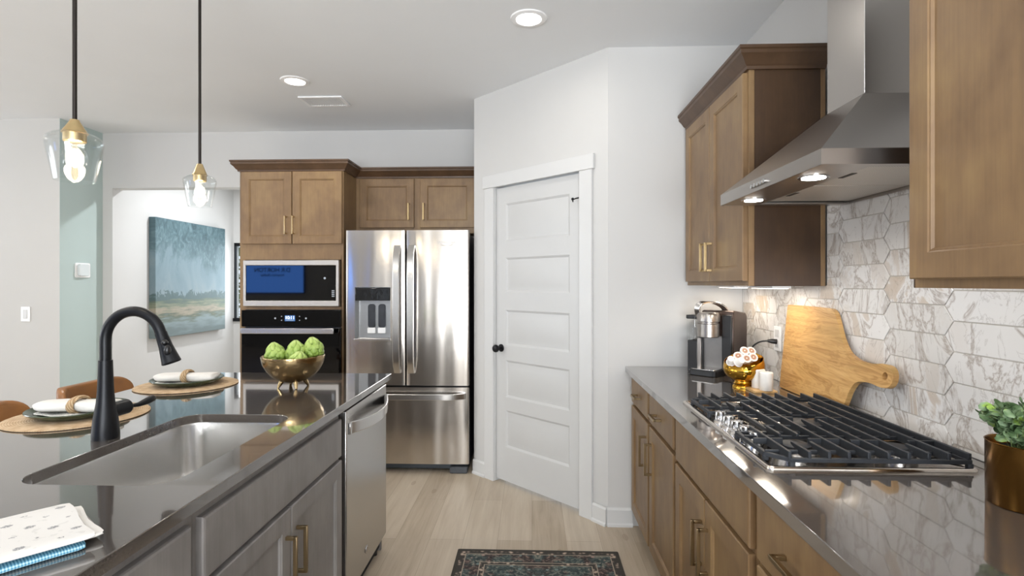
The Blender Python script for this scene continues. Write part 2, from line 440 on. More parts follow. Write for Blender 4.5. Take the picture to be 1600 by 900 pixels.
# weld is not needed: faces share positions and one flat plane
mb = MB(); kc = dg(.915, -.012, .938)
mb.lathe([(.027, 0), (.027, .004), (.023, .008), (.011, .01), (.010, .03), (.018, .036), (.026, .046), (.027, .056), (.022, .066), (.01, .07)], kc, 24, N)
mb.build('door_knob', M['black'], dr, bevel=.0)
for z in (1.87, 1.095, .354):
    MB().cyl(dg(.2035, -.006, z-.045), .007, .09, n=12).box(.2, .214, -.0125, -.009, z-.045, z+.045, dg).build('hinge', M['black'], dr)
mb = MB().tube([dg(.208, -.004, 1.905), dg(.225, .012, 1.9), dg(.25, .012, 1.895), dg(.25, .012, 1.88)], .004, 8); mb.ball(dg(.25, .014, 1.898), .009)
mb.build('door_stop', M['black'], dr)

# baseboards
def bb(name, p, q, nrm, h=.105, t=.014):
    p = Vector(p+(0,)); q = Vector(q+(0,)); n = Vector(nrm+(0,)).normalized()
    L = []
    for e in (p, q): L.append([e+n*a+Vector((0, 0, z)) for a, z in ((0, 0), (t+.008, 0), (t+.008, .012), (t, .02), (t, h-.012), (t*.45, h), (0, h))])
    structure(name, MB().loops(L), M['trim'])
p0 = dg(0, 0, 0); p1 = dg(.104, 0, 0); p2 = dg(1.066, 0, 0); p3 = dg(LEN, 0, 0)
bb('baseboard_return', (.43, RETY), (.575, RETY), (0, -1))
bb('baseboard_pantry', (p0.x-.006, p0.y-.006), (p1.x, p1.y), (N.x, N.y))
bb('baseboard_pantry_far', (p2.x, p2.y), (p3.x, p3.y), (N.x, N.y))
bb('baseboard_dining', (-8, 4.26), (-3.86, 4.26), (0, -1))
bb('baseboard_sage', (-3.86, 4.26), (-3.86, BY), (1, 0))
bb('baseboard_hall', (-3.77, BY+.12), (-3.77, 6.66), (1, 0))

# ------------------------------------------------------------------ cabinets
def mapping(kind, F):
    return {'nY': lambda u, q, z: (u, F-q, z), 'pX': lambda u, q, z: (F+q, u, z), 'nX': lambda u, q, z: (F-q, u, z)}[kind]
def shaker(name, parent, m, u0, u1, z0, z1, mat, fr=.058):
    t = .02
    q = lambda e, f: [m(u0+e, f, z0+e), m(u1-e, f, z0+e), m(u1-e, f, z1-e), m(u0+e, f, z1-e)]
    mb = MB().loops([q(0, 0), q(0, t-.003), q(.003, t), q(fr, t), q(fr+.003, t-.003), q(fr+.006, t-.003), q(fr+.010, t-.009)])
    return mb.build(name, mat, parent, angle=20)
def slab(name, parent, m, u0, u1, z0, z1, mat):
    t = .02
    q = lambda e, f: [m(u0+e, f, z0+e), m(u1-e, f, z0+e), m(u1-e, f, z1-e), m(u0+e, f, z1-e)]
    return MB().loops([q(0, 0), q(0, t-.006), q(.002, t-.002), q(.007, t)]).build(name, mat, parent, angle=20)
def pull(parent, m, u, z, L, vert, mat, t=.02, reach=.03):
    mb = MB(); h = L/2; a = .0055
    if vert:
        mb.box(u-a, u+a, t+reach-.006, t+reach+.006, z-h, z+h, m)
        for s in (-1, 1): mb.box(u-a, u+a, t, t+reach, z+s*(h-a)-a, z+s*(h-a)+a, m)
    else:
        mb.box(u-h, u+h, t+reach-.006, t+reach+.006, z-a, z+a, m)
        for s in (-1, 1): mb.box(u+s*(h-a)-a, u+s*(h-a)+a, t, t+reach, z-a, z+a, m)
    return mb.build('handle', mat, parent, bevel=.0012)
CROWN = [(0, 0), (.012, 0), (.014, .012), (.022, .018), (.034, .036), (.046, .048), (.05, .052), (.05, .066), (.056, .07), (.056, .082), (0, .082)]
def crown(parent, path, z, mat, prof=CROWN):
    P = [Vector(p) for p in path]; L = []
    for i, p in enumerate(P):
        ns = []
        for a, b in ((i-1, i), (i, i+1)):
            if 0 <= a and b < len(P):
                d = (P[b]-P[a]).normalized(); ns.append(Vector((d.y, -d.x)))
        n = ns[0] if len(ns) == 1 else (ns[0]+ns[1])/(1+ns[0].dot(ns[1]))
        L.append([(p.x+n.x*o, p.y+n.y*o, z+h) for o, h in prof])
    return MB().loops(L).build('crown_molding', mat, parent, angle=30)

# oven tower
CBK = 4.672
TY = 4.10; TX0, TX1 = -2.268, -1.452; mt = mapping('nY', TY)
t = thing('oven_cabinet', 'tall stained wood oven cabinet left of the refrigerator', 'cabinet', (-1.86, 4.4, 0))
mb = MB().box(TX0, TX0+.02, TY, CBK, 0, 2.262).box(TX1-.02, TX1, TY, CBK, 0, 2.262).box(TX0+.02, TX1-.02, TY, CBK, 1.6, 2.262)
mb.box(TX0+.02, TX1-.02, TY+.5, CBK, .3, 1.6).box(TX0+.02, TX1-.02, TY, TY+.5, 0.08, .36).box(-2.226, -1.468, TY, CBK, 1.185, 1.208)
mb.box(TX0+.02, -2.226, TY, TY+.5, .36, 1.6).box(-1.468, TX1-.02, TY, TY+.5, .36, 1.6).box(-2.226, -1.468, TY, TY+.5, 1.572, 1.6)
mb.build('carcass', M['cab'], t, smooth=False)
d = shaker('door', t, mt, -2.247, -1.853, 1.693, 2.252, M['cab']); pull(d, mt, -1.893, 1.836, .14, True, M['brasslight'])
d = shaker('door', t, mt, -1.847, -1.46, 1.693, 2.252, M['cab']); pull(d, mt, -1.834, 1.836, .14, True, M['brasslight'])
slab('drawer_front', t, mt, -2.247, -1.46, .1, .35, M['cab'])
crown(t, [(TX0, CBK), (TX0, TY), (TX1, TY), (TX1, 4.36)], 2.255, M['crown'])

# cabinet over the fridge
FY = 4.40; mf = mapping('nY', FY)
t = thing('upper_cabinet', 'short two-door stained wood cabinet over the refrigerator', 'cabinet', (-.94, 4.55, 1.8), group='upper cabinets')
MB().box(TX1, -.43, FY, CBK, 1.80, 2.27).build('carcass', M['cab'], t, smooth=False)
d = shaker('door', t, mf, -1.420, -.967, 1.845, 2.247, M['cab']); pull(d, mf, -1.008, 1.975, .14, True, M['brasslight'])
d = shaker('door', t, mf, -.918, -.470, 1.845, 2.247, M['cab']); pull(d, mf, -.885, 1.975, .14, True, M['brasslight'])
crown(t, [(TX1, FY), (-.424, FY)], 2.255, M['crown'], [(a, b) for a, b in CROWN])

# microwave
t = thing('microwave', 'built-in steel framed black glass microwave above the oven', 'microwave', (-1.846, 4.1, 1.2))
MB().box(-2.215, -1.479, 4.08, 4.5, 1.22, 1.562).build('body', M['blackplastic'], t)
MB().prism_hole([(-2.22, 1.212), (-1.474, 1.212), (-1.474, 1.566), (-2.22, 1.566)], [(-2.2, 1.255), (-1.496, 1.255), (-1.496, 1.527), (-2.2, 1.527)], 4.055, 4.099, lambda u, v, q: (u, q, v)).build('trim_frame', pm('satin_trim_steel', 'c4bfb8', .42, 1, noise=(40, .03)), t, bevel=.003)
g = MB().box(-2.199, -1.497, 4.062, 4.08, 1.256, 1.526).build('door_glass', pm('black_microwave_glass', '030304', .03, spec=.5, noise=(6, .1)), t, bevel=.001)
MB().lathe([(.006, 0), (.009, 0), (.009, .001), (.006, .001)], (-1.585, 4.0622, 1.428), 16, (0, -1, 0)).build('control_icon', M['icons'], g, smooth=False)
for k in range(4):
    for j in range(2): MB().box(-1.53+j*.011, -1.522+j*.011, 4.061, 4.0622, 1.285+k*.014, 1.294+k*.014).build('control_icon', M['icons'], g, smooth=False)

# wall oven
t = thing('built_in_oven', 'built-in black glass wall oven with steel bar handle below the microwave', 'oven', (-1.85, 4.1, .36))
MB().box(-2.224, -1.47, 4.1, 4.58, .362, 1.183).build('body', M['blackplastic'], t)
p = MB().box(-2.235, -1.463, 4.06, 4.099, 1.055, 1.182).build('control_panel', M['glassblack'], t, bevel=.002)
MB().box(-1.895, -1.815, 4.0585, 4.0595, 1.098, 1.142).build('display', pm('oven_display_panel', '3a5a86', .2, emit='3f6aa5', es=.5), p)
text('10:11', .034, M['clock'], p, (-1.855, 4.058, 1.124), (R(90), 0, 0), 'clock_digits')
MB().box(-1.885, -1.825, 4.0575, 4.0583, 1.103, 1.107).build('control_icon', M['icons'], p, smooth=False)
for x in (-1.97, -1.73): MB().lathe([(.004, 0), (.007, 0), (.007, .001), (.004, .001)], (x, 4.0595, 1.12), 14, (0, -1, 0)).build('control_icon', M['icons'], p, smooth=False)
for x in (-1.92, -1.78):
    for z in (1.105, 1.135): MB().box(x-.004, x+.004, 4.0585, 4.0595, z-.003, z+.003).build('control_icon', M['icons'], p, smooth=False)
dd = MB().box(-2.235, -1.463, 4.06, 4.099, .37, 1.046).build('oven_door', M['glassblack'], t, bevel=.002)
mb = MB().box(-2.212, -1.495, 4.0, 4.02, 1.006, 1.048).box(-2.2, -2.17, 4.012, 4.062, 1.015, 1.04).box(-1.54, -1.51, 4.012, 4.062, 1.015, 1.04)
mb.build('handle', M['handle'], dd, bevel=.004)

# refrigerator
t = thing('refrigerator', 'stainless steel french door refrigerator with ice dispenser', 'refrigerator', (-.91, 4.2, 0))
MB().box(-1.345, -.468, 3.96, 4.66, .02, 1.755).build('body', pm('fridge_side_grey', '2c2d30', .5, noise=(20, .08)), t, bevel=.004)
def bulged(x0, x1, z0, z1, yb, yf, bul, hole=None, n=14, lip=.008):
    xs = [x0+(x1-x0)*i/n for i in range(n+1)]; zs = [z0, z1]
    if hole:
        a, b, c, d = hole
        xs = sorted([x for x in xs if min(abs(x-a), abs(x-b)) > .012]+[a, b]); zs = [z0, c, d, z1]
    xs = sorted(set(xs+[x0+lip*.4, x0+lip, x1-lip*.4, x1-lip]))
    def yy(x):
        s = (x-x0)/(x1-x0); y = yf+bul*(2*s-1)**2
        e = min(x-x0, x1-x)
        if e < lip: y += lip*(1-math.sqrt(max(0, 1-(1-e/lip)**2)))
        return y
    mb = MB(); nx, nz = len(xs), len(zs)
    vs = [(x, yy(x), z) for x in xs for z in zs]; fs = []
    for i in range(nx-1):
        for j in range(nz-1):
            if hole and xs[i] >= hole[0]-1e-6 and xs[i+1] <= hole[1]+1e-6 and j == 1: continue
            fs.append((i*nz+j, (i+1)*nz+j, (i+1)*nz+j+1, i*nz+j+1))
    mb.add(vs, fs)
    fr = [(x, yy(x)) for x in xs]
    for z in (z0, z1): mb.add([(x, y, z) for x, y in fr]+[(x1, yb, z), (x0, yb, z)], [tuple(range(nx+2))])
    mb.add([(x0, yb, z0), (x1, yb, z0), (x1, yb, z1), (x0, yb, z1)], [(0, 1, 2, 3)])
    for x in (x0, x1): mb.add([(x, yy(x), z0), (x, yb, z0), (x, yb, z1), (x, yy(x), z1)], [(0, 1, 2, 3)])
    return mb, yy
H = (-1.292, -1.03, .973, 1.36)
mb, yy = bulged(-1.36, -.922, .645, 1.775, 3.955, 3.88, .006, H)
dl = mb.build('door', M['steel'], t, angle=30)
a, b, c, d_ = H; y0 = 3.884; y1 = 3.945
cav = MB()
cav.add([(a, y0, c), (b, y0, c), (b, y0, d_), (a, y0, d_), (a+.01, y1, c+.012), (b-.01, y1, c+.012), (b-.01, y1, d_), (a+.01, y1, d_)], [(0, 1, 5, 4), (1, 2, 6, 5), (3, 0, 4, 7), (4, 5, 6, 7)])
dp = cav.build('dispenser', pm('dispenser_grey', 'a9abad', .3, .4, noise=(30, .03)), dl, smooth=False)
MB().box(a+.003, b-.003, 3.878, 3.94, 1.262, 1.355).build('dispenser_panel', pm('dispenser_gloss_black', '17181a', .12, noise=(20, .2), bump=(14, .15, .01)), dl, bevel=.006)
MB().box(a-.004, b+.004, 3.872, 3.944, .968, .985).box(a+.02, b-.02, 3.885, 3.94, .985, .99).build('drip_tray', M['handle'], dl, bevel=.003)
for x in (-1.182, -1.105):
    MB().prism(rrect(x-.027, x+.027, 1.06, 1.235, .02), 3.925, 3.943, lambda u, v, q: (u, q, v)).build('dispenser_lever', pm('lever_dark', '33363b', .3, noise=(20, .2)), dl, bevel=.003)
    MB().box(x-.03, x+.03, 3.918, 3.943, 1.02, 1.062).build('lever_tab', M['white'], dl, bevel=.004)
mb, _ = bulged(-.914, -.456, .645, 1.775, 3.955, 3.88, .006)
drr = mb.build('door', M['steel'], t, angle=30)
mb, _ = bulged(-1.36, -.456, .075, .632, 3.955, 3.88, .008)
df = mb.build('freezer_drawer', M['steel'], t, angle=30)
RECT = [(-1, -.55), (1, -.55), (1, .55), (-1, .55)]
def bow_handle(parent, p, q, out, wide, up):
    P = [Vector(p).lerp(Vector(q), i/16)+Vector(out)*(1-(2*i/16-1)**8*.6) for i in range(17)]
    P = [Vector(p)+Vector(out)*.0]+P+[Vector(q)]
    MB().tube(P, wide/2, sect=RECT, up=up).build('handle', M['handle'], parent, bevel=.003)
bow_handle(dl, (-.975, 3.895, .745), (-.975, 3.895, 1.655), (0, -.07, 0), .046, (1, 0, 0))
bow_handle(drr, (-.872, 3.895, .745), (-.872, 3.895, 1.655), (0, -.07, 0), .046, (1, 0, 0))
bow_handle(df, (-1.33, 3.895, .572), (-.49, 3.895, .572), (0, -.07, 0), .042, (0, 0, 1))
text('Whirlpool', .034, M['chrome'], drr, (-.617, 3.8795, 1.683), (R(90), 0, 0), 'logo_lettering')
MB().tube([(-.66+.085*i/10, 3.8805, 1.668-.008*math.sin(math.pi*i/10)) for i in range(11)], .0018, 6).build('logo_swoosh', M['chrome'], drr)
MB().box(-1.34, -.5, 3.95, 4.0, .02, .068).build('toe_grille', pm('grille_grey', '3f464c', .5, noise=(30, .1)), t, bevel=.004)
fm_ = pm('foot_grey', '4a4d52', .5, noise=(30, .1))
MB().box(-.6, -.47, 3.9, 3.99, 0, .05).build('foot', fm_, t, bevel=.008)
MB().box(-1.345, -1.22, 3.9, 3.99, 0, .05).build('foot', fm_, t, bevel=.008)

# right wall cabinets
def wall_cab(label, y0, y1, box_x, doors, pulls, far=None):
    t = thing('upper_cabinet', label, 'cabinet', (1.03, (y0+y1)/2, 1.375), group='upper cabinets'); m = mapping('nX', box_x)
    MB().box(box_x, 1.19, y0, y1, 1.377, 2.272).build('carcass', M['cab'], t, smooth=False)
    for yy0, s in ((y0, -1),):
        q = lambda e, f: [(box_x+.022+e, yy0-f, 1.377+e), (1.19-e, yy0-f, 1.377+e), (1.19-e, yy0-f, 2.272-e), (box_x+.022+e, yy0-f, 2.272-e)]
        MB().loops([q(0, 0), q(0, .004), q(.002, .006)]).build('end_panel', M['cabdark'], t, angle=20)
        MB().box(box_x-.001, box_x+.022, yy0-.008, yy0, 1.377, 2.272).box(1.172, 1.19, yy0-.009, yy0-.005, 1.377, 2.272).build('face_frame_edge', M['cab'], t, bevel=.001)
    for (a, b), pu in zip(doors, pulls):
        d = shaker('door', t, m, a, b, 1.397, 2.252, M['cab'])
        if pu: pull(d, m, pu, 1.515, .14, True, M['brasslight'])
    return t
t = wall_cab('two-door stained wood wall cabinet between the range hood and the pantry wall', 2.235, 3.09, .885, [(2.243, 2.655), (2.661, 3.06)], [2.625, 2.70])
crown(t, [(.885, 3.092), (.885, 2.229), (1.19, 2.229)][::1], 2.258, M['crown'])
t = wall_cab('stained wood wall cabinet in the foreground right of the range hood', .38, 1.275, .885, [(.385, .82), (.826, 1.268)], [.79, None])
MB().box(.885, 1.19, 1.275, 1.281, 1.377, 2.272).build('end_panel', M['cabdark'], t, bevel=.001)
crown(t, [(1.19, 1.281), (.885, 1.281), (.885, .38)][::-1], 2.258, M['crown'])

# right base run
RX = .58; mr = mapping('nX', RX)
def base_carcass(t, y0, y1, x0, x1, toe_x, mat):
    MB().box(x0, x1, y0, y1, .105, .882).build('carcass', mat, t, smooth=False)
    MB().box(*toe_x, y0, y1, 0, .105).build('toe_kick', M['toe'], t, smooth=False)
t = thing('base_cabinet', 'stained base cabinet with two small drawers and two doors below the coffee maker', 'cabinet', (.88, 2.62, 0), group='base cabinets')
base_carcass(t, 2.142, 3.095, RX, 1.19, (RX+.07, 1.19), M['cab'])
for (a, b), hu, dh in (((2.623, 3.045), 2.84, 2.675), ((2.158, 2.592), 2.40, 2.545)):
    d = slab('drawer', t, mr, a, b, .725, .862, M['cab']); pull(d, mr, hu, .792, .1, False, M['brass'])
    d = shaker('door', t, mr, a, b, .115, .705, M['cab']); pull(d, mr, dh, .56, .15, True, M['brass'])
t = thing('base_cabinet', 'stained base cabinet with a wide false drawer front and two doors under the cooktop', 'cabinet', (.88, 1.77, 0), group='base cabinets')
base_carcass(t, 1.392, 2.14, RX, 1.19, (RX+.07, 1.19), M['cab'])
slab('drawer_front', t, mr, 1.414, 2.124, .70, .862, M['cab'])
d = shaker('door', t, mr, 1.772, 2.124, .115, .685, M['cab']); pull(d, mr, 1.80, .53, .15, True, M['brass'])
d = shaker('door', t, mr, 1.414, 1.766, .115, .685, M['cab']); pull(d, mr, 1.737, .53, .15, True, M['brass'])
t = thing('base_cabinet', 'stained drawer base cabinet nearest the viewer on the right', 'cabinet', (.88, .9, 0), group='base cabinets')
base_carcass(t, .4, 1.39, RX, 1.19, (RX+.07, 1.19), M['cab'])
for z0, z1 in ((.70, .862), (.42, .685), (.115, .405)):
    d = slab('drawer', t, mr, .43, 1.366, z0, z1, M['cab'])
    pull(d, mr, 1.14, (z0+z1)/2, .15, False, M['brass'])
o = MB().box(.534, 1.195, .38, 3.098, .882, .914).build('countertop', M['quartz'], base=(.86, 1.7, .882), bevel=.002); tag(o, 'dark polished quartz countertop along the right wall under the cooktop', 'countertop', 'countertops')

# backsplash of elongated hexagon tiles
def clip(poly, axis, val, keep_less):
    out = []; n = len(poly)
    for i in range(n):
        p, q = poly[i], poly[(i+1) % n]
        a = (p[axis] <= val) == keep_less or p[axis] == val; b = (q[axis] <= val) == keep_less or q[axis] == val
        if a: out.append(p)
        if a != b:
            f = (val-p[axis])/(q[axis]-p[axis]); out.append(tuple(p[k]+f*(q[k]-p[k]) for k in (0, 1)))
    return out
YC, ZC, HF, TIP, HH = 1.452, 1.237, .118, .034, .0435
mb = MB(); attr = []
def put_tile(poly, col):
    if len(poly) < 3: return
    ar = abs(sum(poly[i][0]*poly[(i+1) % len(poly)][1]-poly[(i+1) % len(poly)][0]*poly[i][1] for i in range(len(poly))))/2
    if ar < 3e-5: return
    cy = sum(p[0] for p in poly)/len(poly); cz = sum(p[1] for p in poly)/len(poly)
    ins = lambda e: [(cy+(y-cy)*(1-e/max(.02, math.hypot(y-cy, z-cz))), cz+(z-cz)*(1-e/max(.02, math.hypot(y-cy, z-cz)))) for y, z in poly]
    n0 = len(mb.f)
    mb.loops([[(1.2, y, z) for y, z in poly], [(1.1962, y, z) for y, z in poly], [(1.195, y, z) for y, z in ins(.002)]], cap0=False)
    attr.extend([col]*(len(mb.f)-n0))
g = .0014
rnd = random.Random(3)
for k in range(-7, 9):
    for j in range(-12, 14):
        cy = YC+k*(2*HF+TIP); cz = ZC+j*2*HH+(HH if k % 2 else 0)
        hexa = [(cy-HF-TIP+g*1.6, cz), (cy-HF+g*.4, cz-HH+g), (cy+HF-g*.4, cz-HH+g), (cy+HF+TIP-g*1.6, cz), (cy+HF-g*.4, cz+HH-g), (cy-HF+g*.4, cz+HH-g)]
        col = (rnd.random(), rnd.random(), rnd.random(), 1)
        p = clip(clip(clip(hexa, 0, .4, False), 0, 3.095, True), 1, .9155, False)
        if len(p) < 3: continue
        inside = min(q[0] for q in p) > 1.29 and max(q[0] for q in p) < 2.22
        if inside: put_tile(clip(p, 1, 1.70, True), col)
        else:
            put_tile(clip(p, 1, 1.38, True), col)
            u = clip(clip(clip(clip(p, 0, 1.285, False), 0, 2.225, True), 1, 1.38, False), 1, 1.70, True)
            put_tile(u, col)
mb.attr = attr
bs = thing('backsplash', 'white and brown marbled elongated hexagon tile backsplash behind the cooktop', 'backsplash', (1.2, 1.75, .914)); bs['kind'] = 'structure'
mb.build('tile_field', M['marble'], bs, recalc=False, smooth=False)
MB().box(1.1985, 1.2045, .4, 3.095, .9145, 1.38).box(1.1985, 1.2045, 1.285, 2.225, 1.38, 1.70).build('grout', M['grout'], bs, smooth=False)

# ------------------------------------------------------------------ range hood
t = thing('range_hood', 'stainless steel chimney range hood over the cooktop', 'range hood', (.97, 1.735, 1.685))
def rc(x0, x1, y0, y1, z): return [(x0, y0, z), (x1, y0, z), (x1, y1, z), (x0, y1, z)]
mb = MB().loops([rc(.745, 1.185, 1.395, 2.075, 1.712), rc(.86, 1.185, 1.395, 2.075, 1.7), rc(.86, 1.185, 1.395, 2.075, 1.685), rc(.725, 1.19, 1.375, 2.095, 1.685), rc(.725, 1.19, 1.375, 2.095, 1.726), rc(.985, 1.19, 1.632, 1.838, 1.952)])
mb = MB().loops([rc(.725, 1.19, 1.375, 2.095, 1.686), rc(.725, 1.19, 1.375, 2.095, 1.726), rc(.985, 1.19, 1.632, 1.838, 1.952)], cap0=False)
mb.box(.7265, .862, 1.376, 2.094, 1.686, 1.692).box(.862, 1.189, 1.376, 1.41, 1.686, 1.692).box(.862, 1.189, 2.06, 2.094, 1.686, 1.692).box(.862, 1.189, 1.41, 2.06, 1.705, 1.715)
mb.build('canopy', M['steelhood'], t, angle=20)
MB().box(.987, 1.19, 1.634, 1.836, 1.951, 2.739).build('chimney', M['steelhood'], t, bevel=.002)
def meshmat():
    k = NT('aluminium_filter_mesh'); b = k.b; b.inputs['Metallic'].default_value = .6; b.inputs['Roughness'].default_value = .45
    s = k.sep(k.coords((1, 1, 1)))
    f = k.math('MULTIPLY', k.math('SINE', k.math('MULTIPLY', s[0], 900)), k.math('SINE', k.math('MULTIPLY', s[1], 900)))
    k.l(k.ramp(f, [(.0, 'dcd8d2'), (.25, 'cfcac4'), (.6, '9d9892')]), b.inputs['Base Color']); return k.m
M['mesh'] = meshmat()
for y0, y1 in ((1.414, 1.732), (1.738, 2.056)):
    f = MB().box(.866, 1.186, y0, y1, 1.696, 1.704).build('filter', M['mesh'], t, bevel=.001)
    MB().box(.895, .91, (y0+y1)/2-.035, (y0+y1)/2+.035, 1.6945, 1.6965).build('filter_latch', M['toe'], f, bevel=.001)
for y in (1.545, 1.955):
    l = MB().lathe([(.031, 0), (.041, 0), (.041, .002), (.031, .002)], (.793, y, 1.684), 28).build('lamp_ring', M['chrome'], t)
    MB().cyl((.793, y, 1.682), .031, .0035).build('lamp_lens', M['hoodlamp'], l)
    area('hood_lamp_light', (.793, y, 1.678), (0, 0, 0), .055, .055, HOOD_LAMP, WARM, 'DISK', 150)
for k in range(5):
    MB().cyl((.7255, 1.70+k*.024, 1.706), .007, .006, (-1, 0, 0), 14).build('button', M['chrome'], t)

# ------------------------------------------------------------------ cooktop
t = thing('gas_cooktop', 'five-burner gas cooktop with black cast iron grates', 'cooktop', (.87, 1.775, .914))
mb = MB().loops([[(x, y, z) for x, y in rrect(.598+e, 1.12-e, 1.383+e, 2.167-e, .014)] for e, z in ((0, .9143), (0, .919), (.003, .9225), (.012, .9225), (.018, .918))])
mb.build('tray', M['steeltray'], t, angle=50)
BUR = [(.735, 1.53, .042), (1.0, 1.52, .036), (.88, 1.775, .055), (.735, 2.02, .034), (1.0, 2.03, .042)]
for x, y, r in BUR:
    b_ = MB().lathe([(r*1.35, 0), (r*1.35, .004), (r*1.1, .007), (r, .014), (r*.5, .016)], (x, y, .918), 28).build('burner', M['steelflat'], t)
    MB().lathe([(r*.92, 0), (r*.95, .006), (r*.85, .009), (.002, .0095)], (x, y, .932), 28).build('burner_cap', M['iron'], b_)
def grate(y0, y1, front, chamfer):
    mb = MB(); z0, z1, zt = .9185, .930, .9575; xb = 1.106; w_ = .006
    pts = [(front, y0), (xb, y0), (xb, y1), (front, y1)]
    if chamfer == 'near': pts = [(front, y0+.05), (front+.045, y0), (xb, y0), (xb, y1), (front, y1)]
    if chamfer == 'far': pts = [(front, y0), (xb, y0), (xb, y1), (front+.045, y1), (front, y1-.05)]
    for i in range(len(pts)):
        p, q = Vector(pts[i]), Vector(pts[(i+1) % len(pts)]); d = (q-p).normalized(); n = Vector((-d.y, d.x))*w_
        e = d*w_*.6
        mb.prism([tuple(p-e-n), tuple(q+e-n), tuple(q+e+n), tuple(p-e+n)], z1, .941)
    for x, y in pts: mb.prism(rrect(x-.007, x+.007, y-.007, y+.007, .002, 2), z0, z1+.002)
    n = 10; xs = [.66+(xb-.66)*i/(n-1) for i in range(n)]
    cb = [b for b in BUR if y0 < b[1] < y1]
    for i, x in enumerate(xs):
        if x < front-.001: continue
        gap = None
        for bx, by, r in cb:
            if abs(x-bx) < .035: gap = (by-.035, by+.035)
        segs = [(y0, y1)] if not gap else [(y0, gap[0]), (gap[1], y1)]
        for a, b in segs:
            prof = [(a-.003, .934), (b+.003, .934), (b+.003, zt), (a-.003, zt)]
            if gap:
                if a == y0: prof = [(a-.003, .934), (a+.05, .934), (b-.03, .942), (b, .95), (b, zt), (a-.003, zt)]
                else: prof = [(a, .95), (a+.03, .942), (b-.05, .934), (b+.003, .934), (b+.003, zt), (a, zt)]
            mb.prism(prof, x-.0042, x+.0042, lambda u, v, q: (q, u, v))
    ym = (y0+y1)/2
    for bx, by, r in cb:
        for s in (-1, 1):
            xa, xbb = sorted((bx+s*.035, bx+s*.12))
            xa = max(xa, front); xbb = min(xbb, xb)
            if xbb > xa: mb.box(xa, xbb, by-.004, by+.004, .938, .955)
    for y in (y0+(y1-y0)*.22, y0+(y1-y0)*.78):
        mb.box(front, xb, y-.004, y+.004, .934, .945)
    return mb
grate(1.402, 1.648, .62, 'near').build('grate', M['iron'], t, bevel=.0016)
grate(1.654, 1.897, .725, None).build('grate', M['iron'], t, bevel=.0016)
grate(1.903, 2.148, .62, 'far').build('grate', M['iron'], t, bevel=.0016)
for i in range(5):
    y = 1.607+.063*i; x = .657-.003*i
    mb = MB().lathe([(.024, 0), (.024, .004), (.018, .006), (.017, .03), (.0155, .033), (.002, .0335)], (x, y, .918), 24)
    for k in range(8):
        a = k*math.pi/4; mb.prism(rrect(-.0018, .0018, -.004, .004, .001, 2), .925, .951, lambda u, v, q, a=a: (x+math.cos(a)*(.0178+u)-math.sin(a)*v, y+math.sin(a)*(.0178+u)+math.cos(a)*v, q))
    mb.box(x-.013, x+.013, y-.002, y+.002, .95, .953)
    mb.build('control_knob', M['chrome'], t)

# ------------------------------------------------------------------ island
IX = -.775; mi = mapping('pX', IX); DW0, DW1 = 2.15, 2.762
t = thing('island_cabinet', 'grey brown island sink cabinet with long false drawer front', 'cabinet', (-1.1, 1.66, 0), group='island cabinets')
MB().box(-1.42, IX, 1.2, 2.128, .105, .66).box(-.795, IX, 1.2, 2.128, .66, .884).box(-1.42, -1.40, 1.2, 2.128, .66, .884).build('carcass', M['cabisl'], t, smooth=False)
MB().box(-1.42, IX-.07, 1.2, 2.128, 0, .105).build('toe_kick', M['toe'], t, smooth=False)
slab('drawer_front', t, mi, 1.212, 2.114, .70, .848, M['cabisl'])
d = shaker('door', t, mi, 1.212, 1.66, .115, .685, M['cabisl']); pull(d, mi, 1.625, .535, .15, True, M['brass'])
d = shaker('door', t, mi, 1.666, 2.114, .115, .685, M['cabisl']); pull(d, mi, 1.70, .535, .15, True, M['brass'])
t = thing('island_cabinet', 'grey brown island drawer cabinet nearest the viewer on the left', 'cabinet', (-1.1, .9, 0), group='island cabinets')
MB().box(-1.42, IX, .53, 1.198, .105, .884).build('carcass', M['cabisl'], t, smooth=False)
MB().box(-1.42, IX-.07, .53, 1.198, 0, .105).build('toe_kick', M['toe'], t, smooth=False)
for z0, z1 in ((.70, .848), (.42, .685), (.115, .405)):
    d = slab('drawer', t, mi, .545, 1.17, z0, z1, M['cabisl']); pull(d, mi, .86, (z0+z1)/2, .15, False, M['brass'])
o = MB().box(-1.44, -1.421, .53, 2.785, 0, .884).box(-1.42, -.785, 2.766, 2.785, 0, .884).build('island_end_panel', M['cabisl'], base=(-1.43, 1.6, 0), smooth=False); tag(o, 'stained wood panel closing the far end and back of the island', 'panel')
hole = rrect(-1.245, -.852, 1.225, 1.905, .075, 8)
o = MB().prism_hole([(-1.80, .5), (-.738, .5), (-.738, 2.803), (-1.80, 2.803)], hole, .884, .914).build('countertop', M['quartz'], base=(-1.27, 1.65, .884), bevel=.002)
tag(o, 'dark polished quartz island countertop with a sink cut into it', 'countertop', 'countertops')
# sink
t = thing('sink', 'stainless steel undermount sink in the island', 'sink', (-1.05, 1.565, .66))
def rl(e, z, r): return [(x, y, z) for x, y in rrect(-1.245-e, -.852+e, 1.225-e, 1.905+e, r, 8)]
mb = MB().loops([rl(.02, .8835, .09), rl(.004, .8835, .078), rl(.002, .875, .075), rl(-.004, .72, .07), rl(-.012, .69, .065), rl(-.03, .674, .055), rl(-.06, .67, .04)], cap0=False)
mb.build('basin', M['steelsink'], t, angle=60)
MB().lathe([(.045, 0), (.045, .003), (.036, .004), (.03, .001), (.005, .0005)], (-1.05, 1.565, .6703), 28).build('drain', M['chrome'], t)
